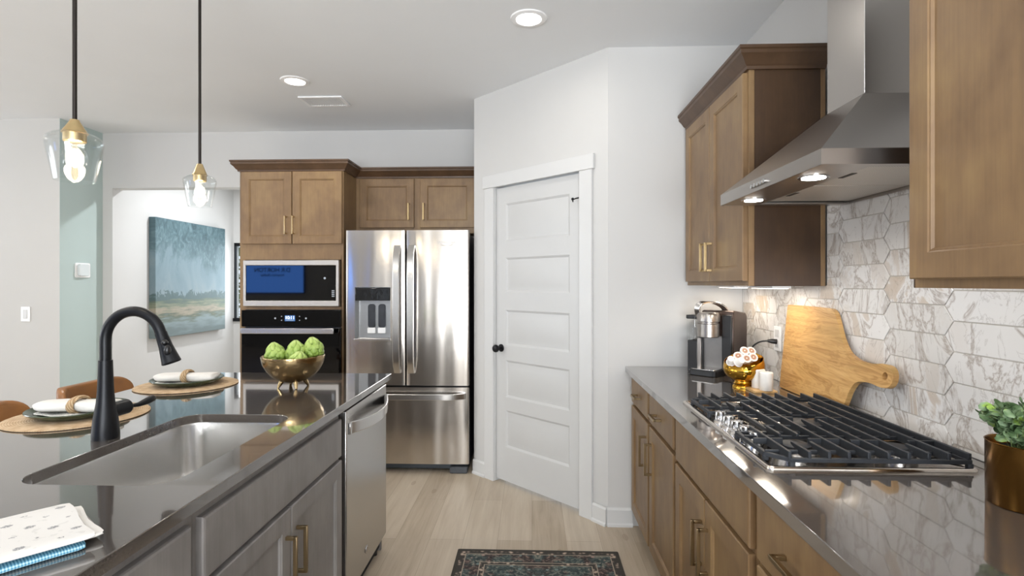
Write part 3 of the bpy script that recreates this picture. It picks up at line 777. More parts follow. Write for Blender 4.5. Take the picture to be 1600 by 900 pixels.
# faucet
t = thing('faucet', 'matte black pull-down gooseneck kitchen faucet beside the sink', 'faucet', (-1.305, 1.6, .914))
fx, fy = -1.305, 1.6
MB().lathe([(.0365, 0), (.0365, .012), (.035, .035), (.0325, .06), (.0285, .085), (.0245, .11), (.0222, .135), (.0205, .17), (.0185, .238)], (fx, fy, .914), 32).build('base', M['black'], t)
P = [(fx, fy, 1.15), (fx, fy, 1.2)]
cx, cz, rr = fx+.088, 1.214, .088
for i in range(0, 23):
    a = math.pi-(math.pi*.87)*i/22; P.append((cx+rr*math.cos(a), fy, cz+rr*math.sin(a)))
P.append((P[-1][0]+.006, fy, P[-1][2]-.016))
MB().tube(P, .0155, 16).build('spout', M['black'], t)
e = Vector(P[-1]); dirn = (Vector(P[-1])-Vector(P[-2])).normalized()
hd = MB().lathe([(.0165, -.004), (.017, .0), (.017, .008), (.019, .04), (.0255, .085), (.027, .092), (.0245, .094), (.02, .088)], e, 28, dirn).build('spray_head', M['black'], t)
side = Vector((0, -1, 0))
for f, h_ in ((.028, .012), (.053, .022)):
    q = e+dirn*f+side*(.0185+f*.08)
    q = e+dirn*f+(side*.8+Vector((.6, 0, .1))).normalized()*(.0175+f*.08)
    MB().ball(q, .010, .010, h_*.75, 12, 8).build('spray_button', M['blackplastic'], hd)
MB().cyl((fx+.004, fy+.012, .994), .023, .066, (.06, 1, 0), 24).build('handle_hub', M['black'], t, bevel=.003)
hv = Vector((fx+.004, fy+.012, .994))+Vector((.06, 1, 0)).normalized()*.064
MB().tube([hv, hv+Vector((.002, .02, -.003)), hv+Vector((.004, .045, -.005)), hv+Vector((.007, .08, -.001)), hv+Vector((.009, .108, .003)), hv+Vector((.01, .118, .004))], [.0065, .006, .0075, .0115, .0105, .003], 12).build('lever', M['black'], t)

# dishwasher
t = thing('dishwasher', 'stainless steel dishwasher with bowed handle at the far end of the island', 'dishwasher', (-1.05, 2.456, 0))
MB().box(-1.38, -.79, 2.15, 2.758, .02, .872).build('body', M['gap'], t, smooth=False)
DX = -.752
mb = MB(); mw = mapping('pX', -.788)
y0, y1 = 2.156, 2.752
def dwprof():
    return [(0, .1), (.036, .1), (.036, .735), (.034, .745), (.012, .757), (.012, .80), (.030, .825), (.032, .862), (.028, .868), (0, .868)]
mb.loops([[mw(y, q, z) for q, z in dwprof()] for y in (y0, y1)])
mb = MB().box(y0, y1, 0, .036, .1, .868, mw)
dd = mb.build('door', M['steelflat'], t, bevel=.004)
RB = [(-1, -.25), (1, -.25), (1, .25), (-1, .25)]
P = [mw(y0+.02+(y1-y0-.04)*i/20, .04+.052*(1-(2*i/20-1)**2), .795-.012*math.sin(math.pi*i/20)) for i in range(21)]
MB().tube(P, .024, sect=RB, up=(0, 0, 1)).box(y0+.01, y0+.03, .03, .05, .77, .818, mw).box(y1-.03, y1-.01, .03, .05, .77, .818, mw).build('handle', M['handle'], dd, bevel=.003)
q0 = [mw(2.42+.018*math.cos(a), .0375, .178+.012*math.sin(a)) for a in [k*.5 for k in range(9)]]
MB().tube(q0, .0022, 6).tube([mw(2.41, .0375, .165), mw(2.432, .0375, .192)], .0022, 6).build('logo', M['chrome'], dd)
MB().box(-1.35, -.82, y0, y1, .0, .095).build('toe_panel', M['toe'], t)
for y in (2.19, 2.72): MB().cyl((-.805, y, 0), .015, .1, n=12).build('foot', M['blackplastic'], t)

# ------------------------------------------------------------------ lights
def pendant(label, x, y, zt, zg, zb, R_):
    t = thing('pendant_light', label, 'pendant light', (x, y, zb), group='pendant lights over the island')
    MB().cyl((x, y, zt), .0056, CZ-.02-zt, n=14).build('rod', pm('bronze_rod', '2a2522', .4, .7, noise=(20, .1)), t)
    MB().lathe([(.06, 0), (.06, .015), (.05, .02)], (x, y, CZ-.0205), 28).build('ceiling_plate', M['black'], t)
    bs_ = zt-zg
    MB().lathe([(.011, .004), (.012, .0), (R_*.44, -bs_), (R_*.46, -bs_-.003), (R_*.40, -bs_-.004), (R_*.40, -bs_-.026), (R_*.36, -bs_-.028)], (x, y, zt), 28).build('socket', M['brasslight'], t)
    hgt = zg-zb; o = []
    for f, rr in ((1.0, .45), (.97, .62), (.93, .80), (.88, .93), (.82, .995), (.74, .99), (.5, .9), (.25, .80), (.0, .70)): o.append((R_*rr, hgt*f))
    prof = o+[(r-.0025, z) for r, z in o[::-1]]
    MB().lathe(prof+[prof[0]], (x, y, zb), 40, cap0=False, cap1=False).build('glass_shade', M['glass'], t, angle=70)
    bc = (x, y, zb+hgt*.47)
    bu = MB().lathe([(.012, hgt*.36), (.014, hgt*.28), (R_*.40, hgt*.12), (R_*.46, 0), (R_*.38, -hgt*.14), (.006, -hgt*.21)], bc, 24).build('bulb', M['glass'], t)
    MB().ball(bc, R_*.15, R_*.15, hgt*.2, 14, 10).build('filament', M['filament'], bu)
    l = bpy.data.lights.new('pendant_bulb_light', 'POINT'); l.energy = BULB; l.color = (1, .85, .66); l.shadow_soft_size = .03
    lo = bpy.data.objects.new('pendant_bulb_light', l); COL.objects.link(lo); lo.location = bc
pendant('clear glass pendant light with brass socket, nearer one on the left', -1.271, 1.45, 1.838, 1.808, 1.672, .0675)
pendant('clear glass pendant light with brass socket in front of the far wall opening', -1.357, 2.15, 1.871, 1.832, 1.701, .0615)
def can(x, y, label, r=.078, power=CAN_POWER):
    t = thing('ceiling_light', label, 'ceiling light', (x, y, CZ), group='recessed ceiling lights')
    MB().lathe([(r*1.2, 0), (r*1.15, -.006), (r*.85, -.009), (r*.8, -.004), (r*.8, 0)], (x, y, CZ-.0005), 36).build('trim_ring', M['white'], t)
    MB().cyl((x, y, CZ-.0065), r*.8, .004, n=36).build('lens', M['can'], t)
    area('ceiling_lamp_light', (x, y, CZ-.014), (0, 0, 0), r*1.5, r*1.5, power, DAY if power == HALL_FILL else WARM, 'DISK', 170)
can(-.016, 2.74, 'round recessed ceiling light in front of the pantry door')
can(-1.578, 3.53, 'round recessed ceiling light beside the ceiling vent', power=3.2)
can(-.016, 1.2, 'round recessed ceiling light over the near end of the aisle')
can(-.016, -.6, 'round recessed ceiling light behind the viewer')
can(-2.9, 2.5, 'unseen recessed ceiling light added as fill over the dining area beside the sage wall', power=9)  # added out of view: floor bounce lifts the ceiling and back wall
can(-2.9, .7, 'unseen recessed ceiling light added as fill over the dining area left of the viewer', power=9)  # second added fill lamp, out of view
can(-4.6, 1.6, 'unseen recessed ceiling light added as fill farthest left over the dining area', power=9)  # third added fill lamp, out of view
can(-2.75, 5.5, 'unseen recessed ceiling light added to brighten the hall', power=HALL_FILL)  # added behind the header, daylight-coloured, to light the hall wall evenly
t = thing('ceiling_vent', 'white rectangular ceiling air vent above the refrigerator', 'vent', (-1.53, 3.925, CZ))
MB().prism_hole([(-1.69, 3.82), (-1.37, 3.82), (-1.37, 4.03), (-1.69, 4.03)], [(-1.665, 3.845), (-1.395, 3.845), (-1.395, 4.005), (-1.665, 4.005)], CZ-.012, CZ-.0005).build('frame', M['white'], t, bevel=.003)
MB().box(-1.665, -1.395, 3.845, 4.005, CZ-.002, CZ-.001).build('duct', M['toe'], t)
mb = MB()
for i in range(15):
    x = -1.66+.0186*i; mb.add([(x, 3.845, CZ-.0105), (x+.009, 3.845, CZ-.003), (x+.009, 4.005, CZ-.003), (x, 4.005, CZ-.0105), (x+.002, 3.845, CZ-.0112), (x+.011, 3.845, CZ-.0037), (x+.011, 4.005, CZ-.0037), (x+.002, 4.005, CZ-.0112)], [(0, 1, 2, 3), (4, 7, 6, 5), (0, 3, 7, 4), (1, 5, 6, 2)])
mb.build('louvers', M['white'], t, smooth=False)
for i, y in enumerate((2.42, 2.85)):
    t = thing('cabinet_light', ['slim under-cabinet light nearer the range hood', 'slim under-cabinet light nearer the pantry wall'][i], 'light', (1.05, y, 1.368), group='under-cabinet lights')
    MB().box(1.01, 1.09, y-.12, y+.12, 1.366, 1.3765).build('housing', M['white'], t, bevel=.002)
    MB().box(1.018, 1.082, y-.11, y+.11, 1.3645, 1.366).build('lens', M['puck'], t)
    area('under_cabinet_lamp_light', (1.05, y, 1.362), (0, 0, 0), .06, .2, PUCK, (1, .88, .72))

# ------------------------------------------------------------------ wall fittings
t = thing('thermostat', 'white square thermostat on the sage green wall', 'thermostat', (-3.86, 4.48, 1.5))
mY = mapping('pX', -3.8595)
MB().prism(rrect(4.4, 4.555, 1.437, 1.563, .015), 0, .008, lambda u, v, q: mY(u, q, v)).build('back_plate', M['white'], t, bevel=.002)
MB().prism(rrect(4.42, 4.52, 1.452, 1.552, .016), .008, .032, lambda u, v, q: mY(u, q, v)).build('display', pm('thermostat_face', 'd5dbdc', .2, noise=(10, .02)), t, bevel=.004)
t = thing('light_switch', 'white rocker light switch on the wall at far left', 'light switch', (-4.145, 4.26, 1.135))
MB().box(-4.184, -4.106, 4.252, 4.2595, 1.075, 1.197).build('wall_plate', M['white'], t, bevel=.003)
MB().box(-4.162, -4.128, 4.247, 4.252, 1.1, 1.172).build('rocker', M['trim'], t, bevel=.002)
t = thing('outlet', 'white wall outlet on the tile beside the cutting board', 'outlet', (1.195, 2.66, 1.13))
MB().box(1.188, 1.1945, 2.615, 2.69, 1.06, 1.18).build('cover_plate', M['white'], t, bevel=.003)
for z in (1.095, 1.145): MB().box(1.186, 1.188, 2.632, 2.673, z-.018, z+.018).build('socket', M['trim'], t, bevel=.001)

# painting in the hall
def painting_mat():
    k = NT('landscape_painting'); v = k.coords((1, 1, 1)); s = k.sep(v)   # local y along wall, z up, origin at bottom near corner
    Z = k.math('DIVIDE', s[2], 1.2); Y = s[1]
    n1 = k.noise(k.coords((1, 2.5, 1.4)), 1.4, 5, .6, .8); n2 = k.noise(k.coords((1, 14, 9)), 1, 5, .65, 1.2); n3 = k.noise(k.coords((1, 3, 22)), 1, 4, .6)
    sky = k.ramp(k.math('ADD', k.math('MULTIPLY', n1, .6), k.math('MULTIPLY', Z, .4)), [(.3, '859092'), (.5, '6c8088'), (.75, '526c75')])
    # hanging foliage: thick at the top, ragged lower edge
    edge = k.math('ADD', k.math('MULTIPLY', n1, .75), k.math('MULTIPLY', n2, .5))
    fol = k.ramp(k.math('SUBTRACT', k.math('ADD', Z, edge), 1.28), [(.0, (0, 0, 0, 1)), (.12, (1, 1, 1, 1))])
    folc = k.ramp(n2, [(.32, '2e444b'), (.5, '465f66'), (.66, '637b81')])
    c = k.mix(k.math('MULTIPLY', fol, .9), sky, folc)
    tree = k.math('MULTIPLY', k.math('GREATER_THAN', k.math('SUBTRACT', .47, Z), k.math('MULTIPLY', n2, -.0)), 1)
    hz = k.ramp(k.math('ADD', Z, k.math('MULTIPLY', k.math('SUBTRACT', n2, .5), .28)), [(.36, (1, 1, 1, 1)), (.375, (0, 0, 0, 1))])
    c = k.mix(k.math('MULTIPLY', hz, .85), c, '3b5252')
    land = k.ramp(k.math('ADD', Z, k.math('MULTIPLY', k.math('SUBTRACT', n3, .5), .25)), [(.04, '687576'), (.11, '7c8b8d'), (.17, '576152'), (.22, '948b7a'), (.27, '66715e'), (.31, '4f5e57')])
    lm = k.math('LESS_THAN', k.math('ADD', Z, k.math('MULTIPLY', k.math('SUBTRACT', n3, .5), .06)), .315)
    c = k.mix(lm, c, land)
    k.l(c, k.b.inputs['Base Color']); k.b.inputs['Roughness'].default_value = .6
    k.bump(n2, .15, .004); return k.m
pt = MB().box(-3.768, -3.70, 5.157, 6.36, .842, 2.045).build('painting', painting_mat(), base=(-3.77, 5.157, .842), bevel=.004)
tag(pt, 'large blue green landscape canvas on the hall wall', 'painting')

# bush outside the hall window
mb = MB(); rb = random.Random(5)
for i in range(1400):
    c = Vector((-4.5+rb.gauss(0, .5), 8.3+rb.gauss(0, .25), .2+abs(rb.gauss(.9, .55)))); a = Vector((rb.uniform(-1, 1), rb.uniform(-1, 1), rb.uniform(-1, 1))).normalized()*.06; b = a.orthogonal().normalized()*.03
    mb.add([c-a, c+b, c+a, c-b], [(0, 1, 2, 3)])
sh = thing('shrub', 'green shrub seen through the hall window', 'shrub', (-4.5, 8.3, -.02))
mb.build('foliage', pm('shrub_leaf', '55703a', .6, noise=(6, .35)), sh, recalc=False, smooth=False)
MB().cyl((-4.5, 8.3, -.02), .04, 1.0, r2=.02).build('stem', pm('shrub_bark', '5a4632', .8, noise=(20, .2)), sh)
MB().box(-8, 0, 6.79, 12, -.14, -.02).build('lawn', pm('grass', '5d7a42', .9, noise=(8, .3)), kind='structure')

# television behind the viewer (seen mirrored in the microwave glass)
t = thing('television', 'wall television with a blue screen behind the viewer', 'television', (-5.65, -3.5, 1.2))
MB().box(-6.42, -4.97, -3.499, -3.45, 1.17, 1.84).build('bezel', M['blackplastic'], t, bevel=.004)
MB().box(-6.40, -4.99, -3.452, -3.448, 1.19, 1.82).build('screen', M['tvblue'], t, smooth=False)
text('D.R HORTON', .13, M['gap'], t, (-5.68, -3.446, 1.68), (R(90), 0, R(180)), 'screen_lettering')
text("America's Builder", .075, M['gap'], t, (-5.68, -3.446, 1.57), (R(90), 0, R(180)), 'screen_lettering')

# ------------------------------------------------------------------ rug
def rug_mat():
    k = NT('oriental_rug'); s = k.sep(k.coords((1, 1, 1)))
    ax = k.math('ABSOLUTE', s[0]); ay = k.math('ABSOLUTE', s[1])
    dx = k.math('SUBTRACT', .413, ax); dy = k.math('SUBTRACT', 1.0, ay); d = k.math('MINIMUM', dx, dy)
    comb = k.n('ShaderNodeCombineXYZ'); k.l(ax, comb.inputs[0]); k.l(s[1], comb.inputs[1])
    vo = k.n('ShaderNodeTexVoronoi', feature='F1'); vo.inputs['Scale'].default_value = 24; k.l(comb.outputs[0], vo.inputs['Vector'])
    nz = k.noise(comb.outputs[0], 46, 4, .7, .6); ns = k.noise(comb.outputs[0], 9, 3, .5)
    field = k.ramp(nz, [(.34, '20282a'), (.48, '3a4646'), (.56, '58625c'), (.66, '8f8678')])
    red = k.ramp(nz, [(.34, '1f1d1e'), (.5, '3f3533'), (.62, '7d6a60')])
    c = k.mix(k.ramp(ns, [(.48, (0, 0, 0, 1)), (.58, (1, 1, 1, 1))]), field, red)
    fl = k.math('LESS_THAN', vo.outputs['Distance'], .22)
    vs_ = k.sep(vo.outputs['Color']); flc = k.mix(k.math('GREATER_THAN', vs_[0], .6), '7f918e', 'b09287')
    c = k.mix(k.math('MULTIPLY', fl, .6), c, flc)
    v2 = k.n('ShaderNodeTexVoronoi', feature='F1'); v2.inputs['Scale'].default_value = 42; k.l(comb.outputs[0], v2.inputs['Vector'])
    beads = k.ramp(v2.outputs['Distance'], [(.2, 'b5a18f'), (.42, '5b5149'), (.6, '3a3632')])
    band = lambda a, b: k.math('MULTIPLY', k.math('GREATER_THAN', d, a), k.math('LESS_THAN', d, b))
    c = k.mix(band(.018, .045), c, beads)
    for a, b in ((.045, .05), (.124, .129), (.148, .153)): c = k.mix(band(a, b), c, '9c9080')
    c = k.mix(band(.129, .148), c, beads)
    c = k.mix(k.math('LESS_THAN', d, .018), c, '39352f')
    k.l(c, k.b.inputs['Base Color']); k.b.inputs['Roughness'].default_value = .95; k.bump(nz, .3, .004); return k.m
o = MB().prism(rrect(-.383, .443, .78, 2.785, .008, 3), .0005, .008).build('rug', rug_mat(), base=(.03, 1.7825, 0), bevel=.002)
tag(o, 'dark green patterned runner rug on the oak floor', 'rug')

# ------------------------------------------------------------------ things on the island
def woven():
    k = NT('woven_jute'); s = k.sep(k.coords((1, 1, 1)))
    r = k.math('SQRT', k.math('ADD', k.math('MULTIPLY', s[0], s[0]), k.math('MULTIPLY', s[1], s[1])))
    a = k.math('ARCTAN2', s[1], s[0])
    w1 = k.math('SINE', k.math('MULTIPLY', r, 900)); w2 = k.math('SINE', k.math('ADD', k.math('MULTIPLY', a, 170), k.math('MULTIPLY', r, 1400)))
    f = k.math('ADD', k.math('MULTIPLY', w1, .5), k.math('MULTIPLY', w2, .5))
    n = k.noise(k.coords((30, 30, 30)), 1, 3)
    k.l(k.ramp(k.math('ADD', k.math('MULTIPLY', f, .22), n), [(.25, 'a98a68'), (.5, 'c8ab88'), (.8, 'd9c3a3')]), k.b.inputs['Base Color'])
    k.b.inputs['Roughness'].default_value = .85; k.bump(f, .5, .003); return k.m
M['jute'] = woven()
M['plate'] = pm('dark_green_glaze', '39442f', .22, noise=(14, .18))
M['linen'] = pm('white_linen', 'dcd9d4', .85, noise=(60, .03), bump=((160, 160, 160), .2, .002))
def printed():
    k = NT('printed_linen'); v = k.coords((55, 40, 55)); n = k.noise(v, 1, 3, .5, 1.5)
    r = k.math('ABSOLUTE', k.math('SUBTRACT', n, .5))
    k.l(k.ramp(r, [(.012, '7f8f8f'), (.03, 'e6e4df')]), k.b.inputs['Base Color']); k.b.inputs['Roughness'].default_value = .85; return k.m
M['printed'] = printed()
def rope():
    k = NT('rope_ring'); s = k.sep(k.coords((1, 1, 1)))
    f = k.math('SINE', k.math('ADD', k.math('MULTIPLY', s[2], 420), k.math('MULTIPLY', s[0], 700)))
    k.l(k.ramp(f, [(.0, 'a98b67'), (.6, 'cdb28e')]), k.b.inputs['Base Color']); k.b.inputs['Roughness'].default_value = .8; k.bump(f, .6, .003); return k.m
M['rope'] = rope()
def napkin_mesh():
    mb = MB(); L = []
    n = 22
    for i in range(25):
        u = -1+2*i/24; x = .128*u
        pin = 1-.30*math.exp(-(u/.22)**2)
        hw = .05*pin*(1-.18*max(0, abs(u)-.8)/.2); hh = (.0195*(1-.12*abs(u)))*(1 if abs(u) < .93 else .75)
        ring = []
        for j in range(n):
            a = 2*math.pi*j/n; c, s = math.cos(a), math.sin(a)
            r = 1+.06*math.sin(3*a+u*4)
            ring.append((x+.006*math.sin(a*2), hw*r*math.copysign(abs(c)**.75, c), .0175+hh*r*math.copysign(abs(s)**.8, s)))
        L.append(ring)
    return mb.loops(L)
def cloth_mesh():
    def f(u, v):
        x = -.125+.25*u+.008*math.sin(v*7); y = -.062+.124*v+.006*math.sin(u*9)
        return (x, y, .0035+.0022*math.sin(u*14+v*5)+.006*abs(2*u-1)**4)
    mb = MB(); mb.grid(f, 24, 12)
    return mb
def setting(x, y, first, where, rz):
    g = {}
    lab = {'placemat': f'oval woven jute placemat {where}', 'plate': f'dark green plate on the placemat {where}', 'cloth': f'grey printed napkin lying on the plate {where}', 'napkin': f'white rolled linen napkin on the plate {where}', 'ring': f'woven rope napkin ring {where}'}
    if first is None:
        o = MB().loops([[(a*math.cos(t_), b*math.sin(t_), z) for t_ in [2*math.pi*i/64 for i in range(64)]] for a, b, z in ((.208, .205, 0), (.213, .21, .002), (.213, .21, .004), (.208, .205, .006))]).build('placemat', M['jute'], base=(x, y, .9143), local=True)
        tag(o, lab['placemat'], 'placemat', 'jute placemats'); o.location = (x, y, .9143); g['placemat'] = o
        prof = [(.085, 0), (.09, 0), (.11, .004), (.14, .018), (.15, .026), (.149, .029), (.146, .028), (.134, .02), (.106, .008), (.09, .005), (.003, .0045)]
        o = MB().lathe(prof, n=48).build('plate', M['plate'], base=(x, y, .9206), local=True); tag(o, lab['plate'], 'plate', 'green plates'); g['plate'] = o
        o = cloth_mesh().build('printed_napkin', M['printed'], base=(x, y, .9265), local=True, solid=.002); tag(o, lab['cloth'], 'napkin', 'printed napkins'); g['cloth'] = o
        o = napkin_mesh().build('linen_napkin', M['linen'], base=(x, y, .9365), local=True, angle=80); tag(o, lab['napkin'], 'napkin', 'rolled linen napkins'); g['napkin'] = o
        P = [(.0, .0445*math.cos(a), .0205+.0265*math.sin(a)) for a in [2*math.pi*i/28 for i in range(28)]]
        o = MB().tube(P, .0055, sect=[(-.8, -1.6), (.8, -1.6), (1.1, 0), (.8, 1.6), (-.8, 1.6), (-1.1, 0)], up=(1, 0, 0), closed=True)
        o = MB().tube(P, .0058, 10, closed=True)
        o.v = [(p[0]*2.3, p[1], p[2]) for p in o.v]
        o = o.build('napkin_ring', M['rope'], base=(x, y, .936), local=True, angle=80); tag(o, lab['ring'], 'napkin ring', 'rope napkin rings'); g['ring'] = o
        for k in ('cloth', 'napkin', 'ring'): g[k].rotation_euler = (0, 0, rz)
    else:
        for k, o in first.items():
            z = o.location.z; g[k] = copy_tree(o, (x, y, z), rz if k in ('cloth', 'napkin', 'ring') else 0, lab[k])
    return g
g1 = setting(-1.598, 2.44, None, 'nearer the refrigerator end of the island', R(8))
g2 = setting(-1.610, 1.855, g1, 'behind the faucet on the island', R(4))

# hammered bowl with artichokes
bx, by = -1.09, 2.42
t = thing('bowl', 'champagne metal footed bowl on the island holding artichokes', 'bowl', (bx, by, .914), group='metal bowls')
prof = [(.004, .024), (.03, .024), (.06, .032), (.09, .05), (.115, .078), (.131, .108), (.138, .142), (.1375, .1445), (.1345, .143), (.128, .11), (.112, .08), (.088, .054), (.06, .037), (.03, .029), (.004, .028)]
champ = pm('champagne_hammered', 'a8916a', .22, 1, noise=(10, .12), bump=(26, .25, .01))
MB().lathe(prof, (bx, by, .914), 48).build('vessel', champ, t, angle=60)
for k in range(4):
    a = R(35+90*k); p = Vector((bx+.05*math.cos(a), by+.05*math.sin(a), .945)); q = Vector((bx+.066*math.cos(a), by+.066*math.sin(a), .9145))
    MB().tube([p, q], [.0115, .005], 14).build('foot', champ, t)
M['arti'] = None
def arti_mat():
    k = NT('artichoke_green'); s = k.sep(k.coords((1, 1, 1))); n = k.noise(k.coords((40, 40, 40)), 1, 3)
    f = k.math('ADD', k.math('MULTIPLY', n, .6), k.math('MULTIPLY', s[2], 3.6))
    k.l(k.ramp(f, [(.2, '7f9a42'), (.42, 'a2b962'), (.62, 'c2d189')]), k.b.inputs['Base Color']); k.b.inputs['Roughness'].default_value = .5
    k.b.inputs['Subsurface Weight'].default_value = .08; k.b.inputs['Subsurface Radius'].default_value = (.01, .015, .004); return k.m
M['arti'] = arti_mat(); M['artistem'] = pm('artichoke_stem', '8f9c58', .6, noise=(60, .12))
def artichoke(label, loc, tilt, first=None):
    if first:
        o = copy_tree(first, loc, None, label); o.rotation_euler = tilt; return o
    t = thing('artichoke', label, 'artichoke', loc, group='artichokes in the bowl'); t.rotation_euler = tilt
    core = MB().ball((0, 0, .0), .036, .036, .04, 14, 10)
    rr = random.Random(2)
    rows = 7
    for k in range(rows):
        f = k/(rows-1); z = -.028+.054*f; cnt = int(9-4*f); rad = .046*math.sqrt(max(.04, 1-((z+.002)/.047)**2))
        for j in range(cnt):
            a = 2*math.pi*(j+.5*(k % 2))/cnt+rr.uniform(-.08, .08); Lh = .040-.006*f; wd = .0205-.0075*f
            ca, sa = math.cos(a), math.sin(a); flare = .004+.008*rr.random()
            def fn(u, v):
                s = (2*u-1); hgt = v*Lh
                wv = wd*(1-v**2.4)**.8*(.72+.5*v)+.0006
                out = rad*(1-.30*v*v-.5*f*v)+flare*math.sin(math.pi*v)*.9*(1-.7*f)+(.006*v**3 if f < .5 else 0)-.010*s*s*(1-.4*v)
                lat = s*wv
                return (out*ca-lat*sa, out*sa+lat*ca, (z+hgt*(.96-.1*f)-.006)*1.1)
            core.grid(fn, 4, 5)
    core.build('bracts', M['arti'], t, local=True, recalc=False, angle=60, solid=.0018)
    MB().cyl((0, 0, -.058), .010, .022, n=12).build('stem', M['artistem'], t, local=True)
    return t
a0 = artichoke('green artichoke at the left in the champagne bowl', (bx-.078, by-.012, 1.066), (R(5), R(-8), 0))
artichoke('green artichoke in the middle of the champagne bowl', (bx+.008, by+.01, 1.073), (R(-6), R(3), R(60)), a0)
artichoke('green artichoke at the right, highest in the champagne bowl', (bx+.077, by+.04, 1.085), (R(-5), R(12), R(140)), a0)
artichoke('green artichoke low at the front right of the champagne bowl', (bx+.045, by-.05, 1.034), (R(20), R(12), R(20)), a0)

# tea towel
def towel_mat():
    k = NT('printed_tea_towel'); s = k.sep(k.coords((1, 1, 1)))
    u = k.math('DIVIDE', s[0], .055); v = k.math('DIVIDE', s[1], .032)
    row = k.math('FLOOR', v); u2 = k.math('ADD', u, k.math('MULTIPLY', row, .5))
    fu = k.math('SUBTRACT', k.math('FRACT', u2), .5); fv = k.math('SUBTRACT', k.math('FRACT', v), .5)
    n = k.noise(k.coords((260, 260, 1)), 1, 2)
    r = k.math('ADD', k.math('MULTIPLY', k.math('MULTIPLY', fu, fu), 1/.03), k.math('MULTIPLY', k.math('MULTIPLY', fv, fv), 1/.045))
    big = k.math('MULTIPLY', k.math('MODULO', k.math('ADD', k.math('FLOOR', u2), 40), 2), .55); dot = k.math('MULTIPLY', k.math('LESS_THAN', k.math('ADD', r, k.math('MULTIPLY', n, 1.7)), k.math('SUBTRACT', 1.6, big)), k.math('GREATER_THAN', k.noise(k.coords((420, 420, 1)), 1, 2), .42))
    f2 = k.noise(k.coords((45, 45, 1)), 1, 2)
    faint = k.math('MULTIPLY', k.math('GREATER_THAN', f2, .62), .25)
    c = k.mix(faint, 'd9d6d2', 'b0aeaa'); c = k.mix(k.math('MULTIPLY', dot, .75), c, '62646a')
    k.l(c, k.b.inputs['Base Color']); k.b.inputs['Roughness'].default_value = .9; return k.m
def gingham():
    k = NT('blue_gingham'); s = k.sep(k.coords((1, 1, 1)))
    a = k.math('GREATER_THAN', k.math('SINE', k.math('MULTIPLY', s[0], 1500)), 0); b = k.math('GREATER_THAN', k.math('SINE', k.math('MULTIPLY', s[2], 1500)), 0)
    f = k.math('MULTIPLY', k.math('ADD', a, b), .5)
    k.l(k.ramp(f, [(0, 'c3dfe8'), (.5, '7fb4cb'), (1, '3f7f9f')], 'CONSTANT'), k.b.inputs['Base Color']); k.b.inputs['Roughness'].default_value = .9; return k.m
def towel_layer(x0, x1, y0, y1, z, th, wob, ph):
    L = []
    for i in range(41):
        u = i/40; x = x0+(x1-x0)*u; e = min(1, (x1-x)/.006+.35)
        a = y0+.003*math.sin(u*9+ph)+.004*(1-e); b = y1+.004*math.sin(u*7+ph)-.004*(1-e); zz = z+th*.5*(1-e)*.6; h = th*(.6+.4*e)
        ring = [(x+.003*math.sin(ph+7*v), a+(b-a)*v, zz) for v in (.97, .5, .03)]
        ring += [(x, a-.0, zz+h*.25), (x, a-.001, zz+h*.5), (x, a+.001, zz+h*.8)]
        ring += [(x+.003*math.sin(ph+7*v), a+(b-a)*v, zz+h+wob*(math.sin(v*6+u*8+ph)+.6*math.sin(u*17+v*3))*math.sin(math.pi*v)) for v in (.03, .15, .3, .5, .7, .85, .97)]
        ring += [(x, b-.001, zz+h*.8), (x, b, zz+h*.5), (x, b-.001, zz+h*.25)]
        L.append(ring)
    return MB().loops(L)
t = thing('tea_towel', 'folded white printed tea towel at the near corner of the island', 'towel', (-.925, .922, .9143), R(52))
# local x runs along the fold, local y away from the viewer
towel_layer(-.34, .085, -.105, .095, 0.0005, .009, .0, .3).build('under_fold', gingham(), t, local=True, angle=70)
towel_layer(-.33, .115, -.08, .10, .0075, .008, .001, 1.2).build('middle_fold', M['linen'], t, local=True, angle=70)
towel_layer(-.345, .098, -.104, .105, .0165, .010, .002, 2.1).build('top_fold', towel_mat(), t, local=True, angle=70)

# leather counter stools
M['leather'] = pm('cognac_leather', '8a5a2c', .38, noise=(9, .18), bump=(70, .12, .003))
M['stoolleg'] = pm('dark_walnut', '3f2c1f', .45, noise=((20, 20, 3), .2))
def stool(label, x, y):
    t = thing('counter_stool', label, 'stool', (x, y, 0), group='leather counter stools')
    out = rrect(-.195, .195, 0, .26, .055, 6); L = []
    for dxx, ins in ((-.024, .012), (-.02, .003), (-.012, 0), (.012, 0), (.02, .003), (.024, .012)):
        cx_, cy_ = 0, .13
        ring = []
        for u, v in out:
            uu = u*(1-ins/.2); vv = cy_+(v-cy_)*(1-ins/.13)
            ring.append((dxx+.085*(uu/.2)**2-.05*(vv/.26), uu, .675+vv))
        L.append(ring)
    MB().loops(L).build('backrest', M['leather'], t, local=True, angle=70)
    MB().loops([[(u, v, z) for u, v in rrect(-.02+e, .39-e, -.2+e, .2-e, .06)] for e, z in ((.02, .585), (.003, .59), (0, .61), (.004, .64), (.03, .652))]).build('seat', M['leather'], t, local=True, angle=70)
    for sx, sy in ((.03, -.16), (.03, .16), (.34, -.16), (.34, .16)):
        MB().tube([(sx, sy, .588), (sx+(.03 if sx > .1 else -.03), sy*1.12, 0)], [.018, .012], 12).build('leg', M['stoolleg'], t, local=True)
    for sy in (-.16, .16): MB().tube([(.02, sy*.98, .66), (-.012, sy*.98, .70)], .012, 10).tube([(.03, sy, .58), (.02, sy*.98, .67)], .012, 10).build('back_post', M['stoolleg'], t, local=True)
    MB().tube([(.355, -.172, .22), (.355, .172, .22)], .009, 10).build('footrest', M['black'], t, local=True)
    return t
s0 = stool('cognac leather counter stool between the faucet and the sage wall', -2.03, 2.40)
copy_tree(s0, (-2.03, 1.86, 0), None, 'cognac leather counter stool at the left edge of the photo')

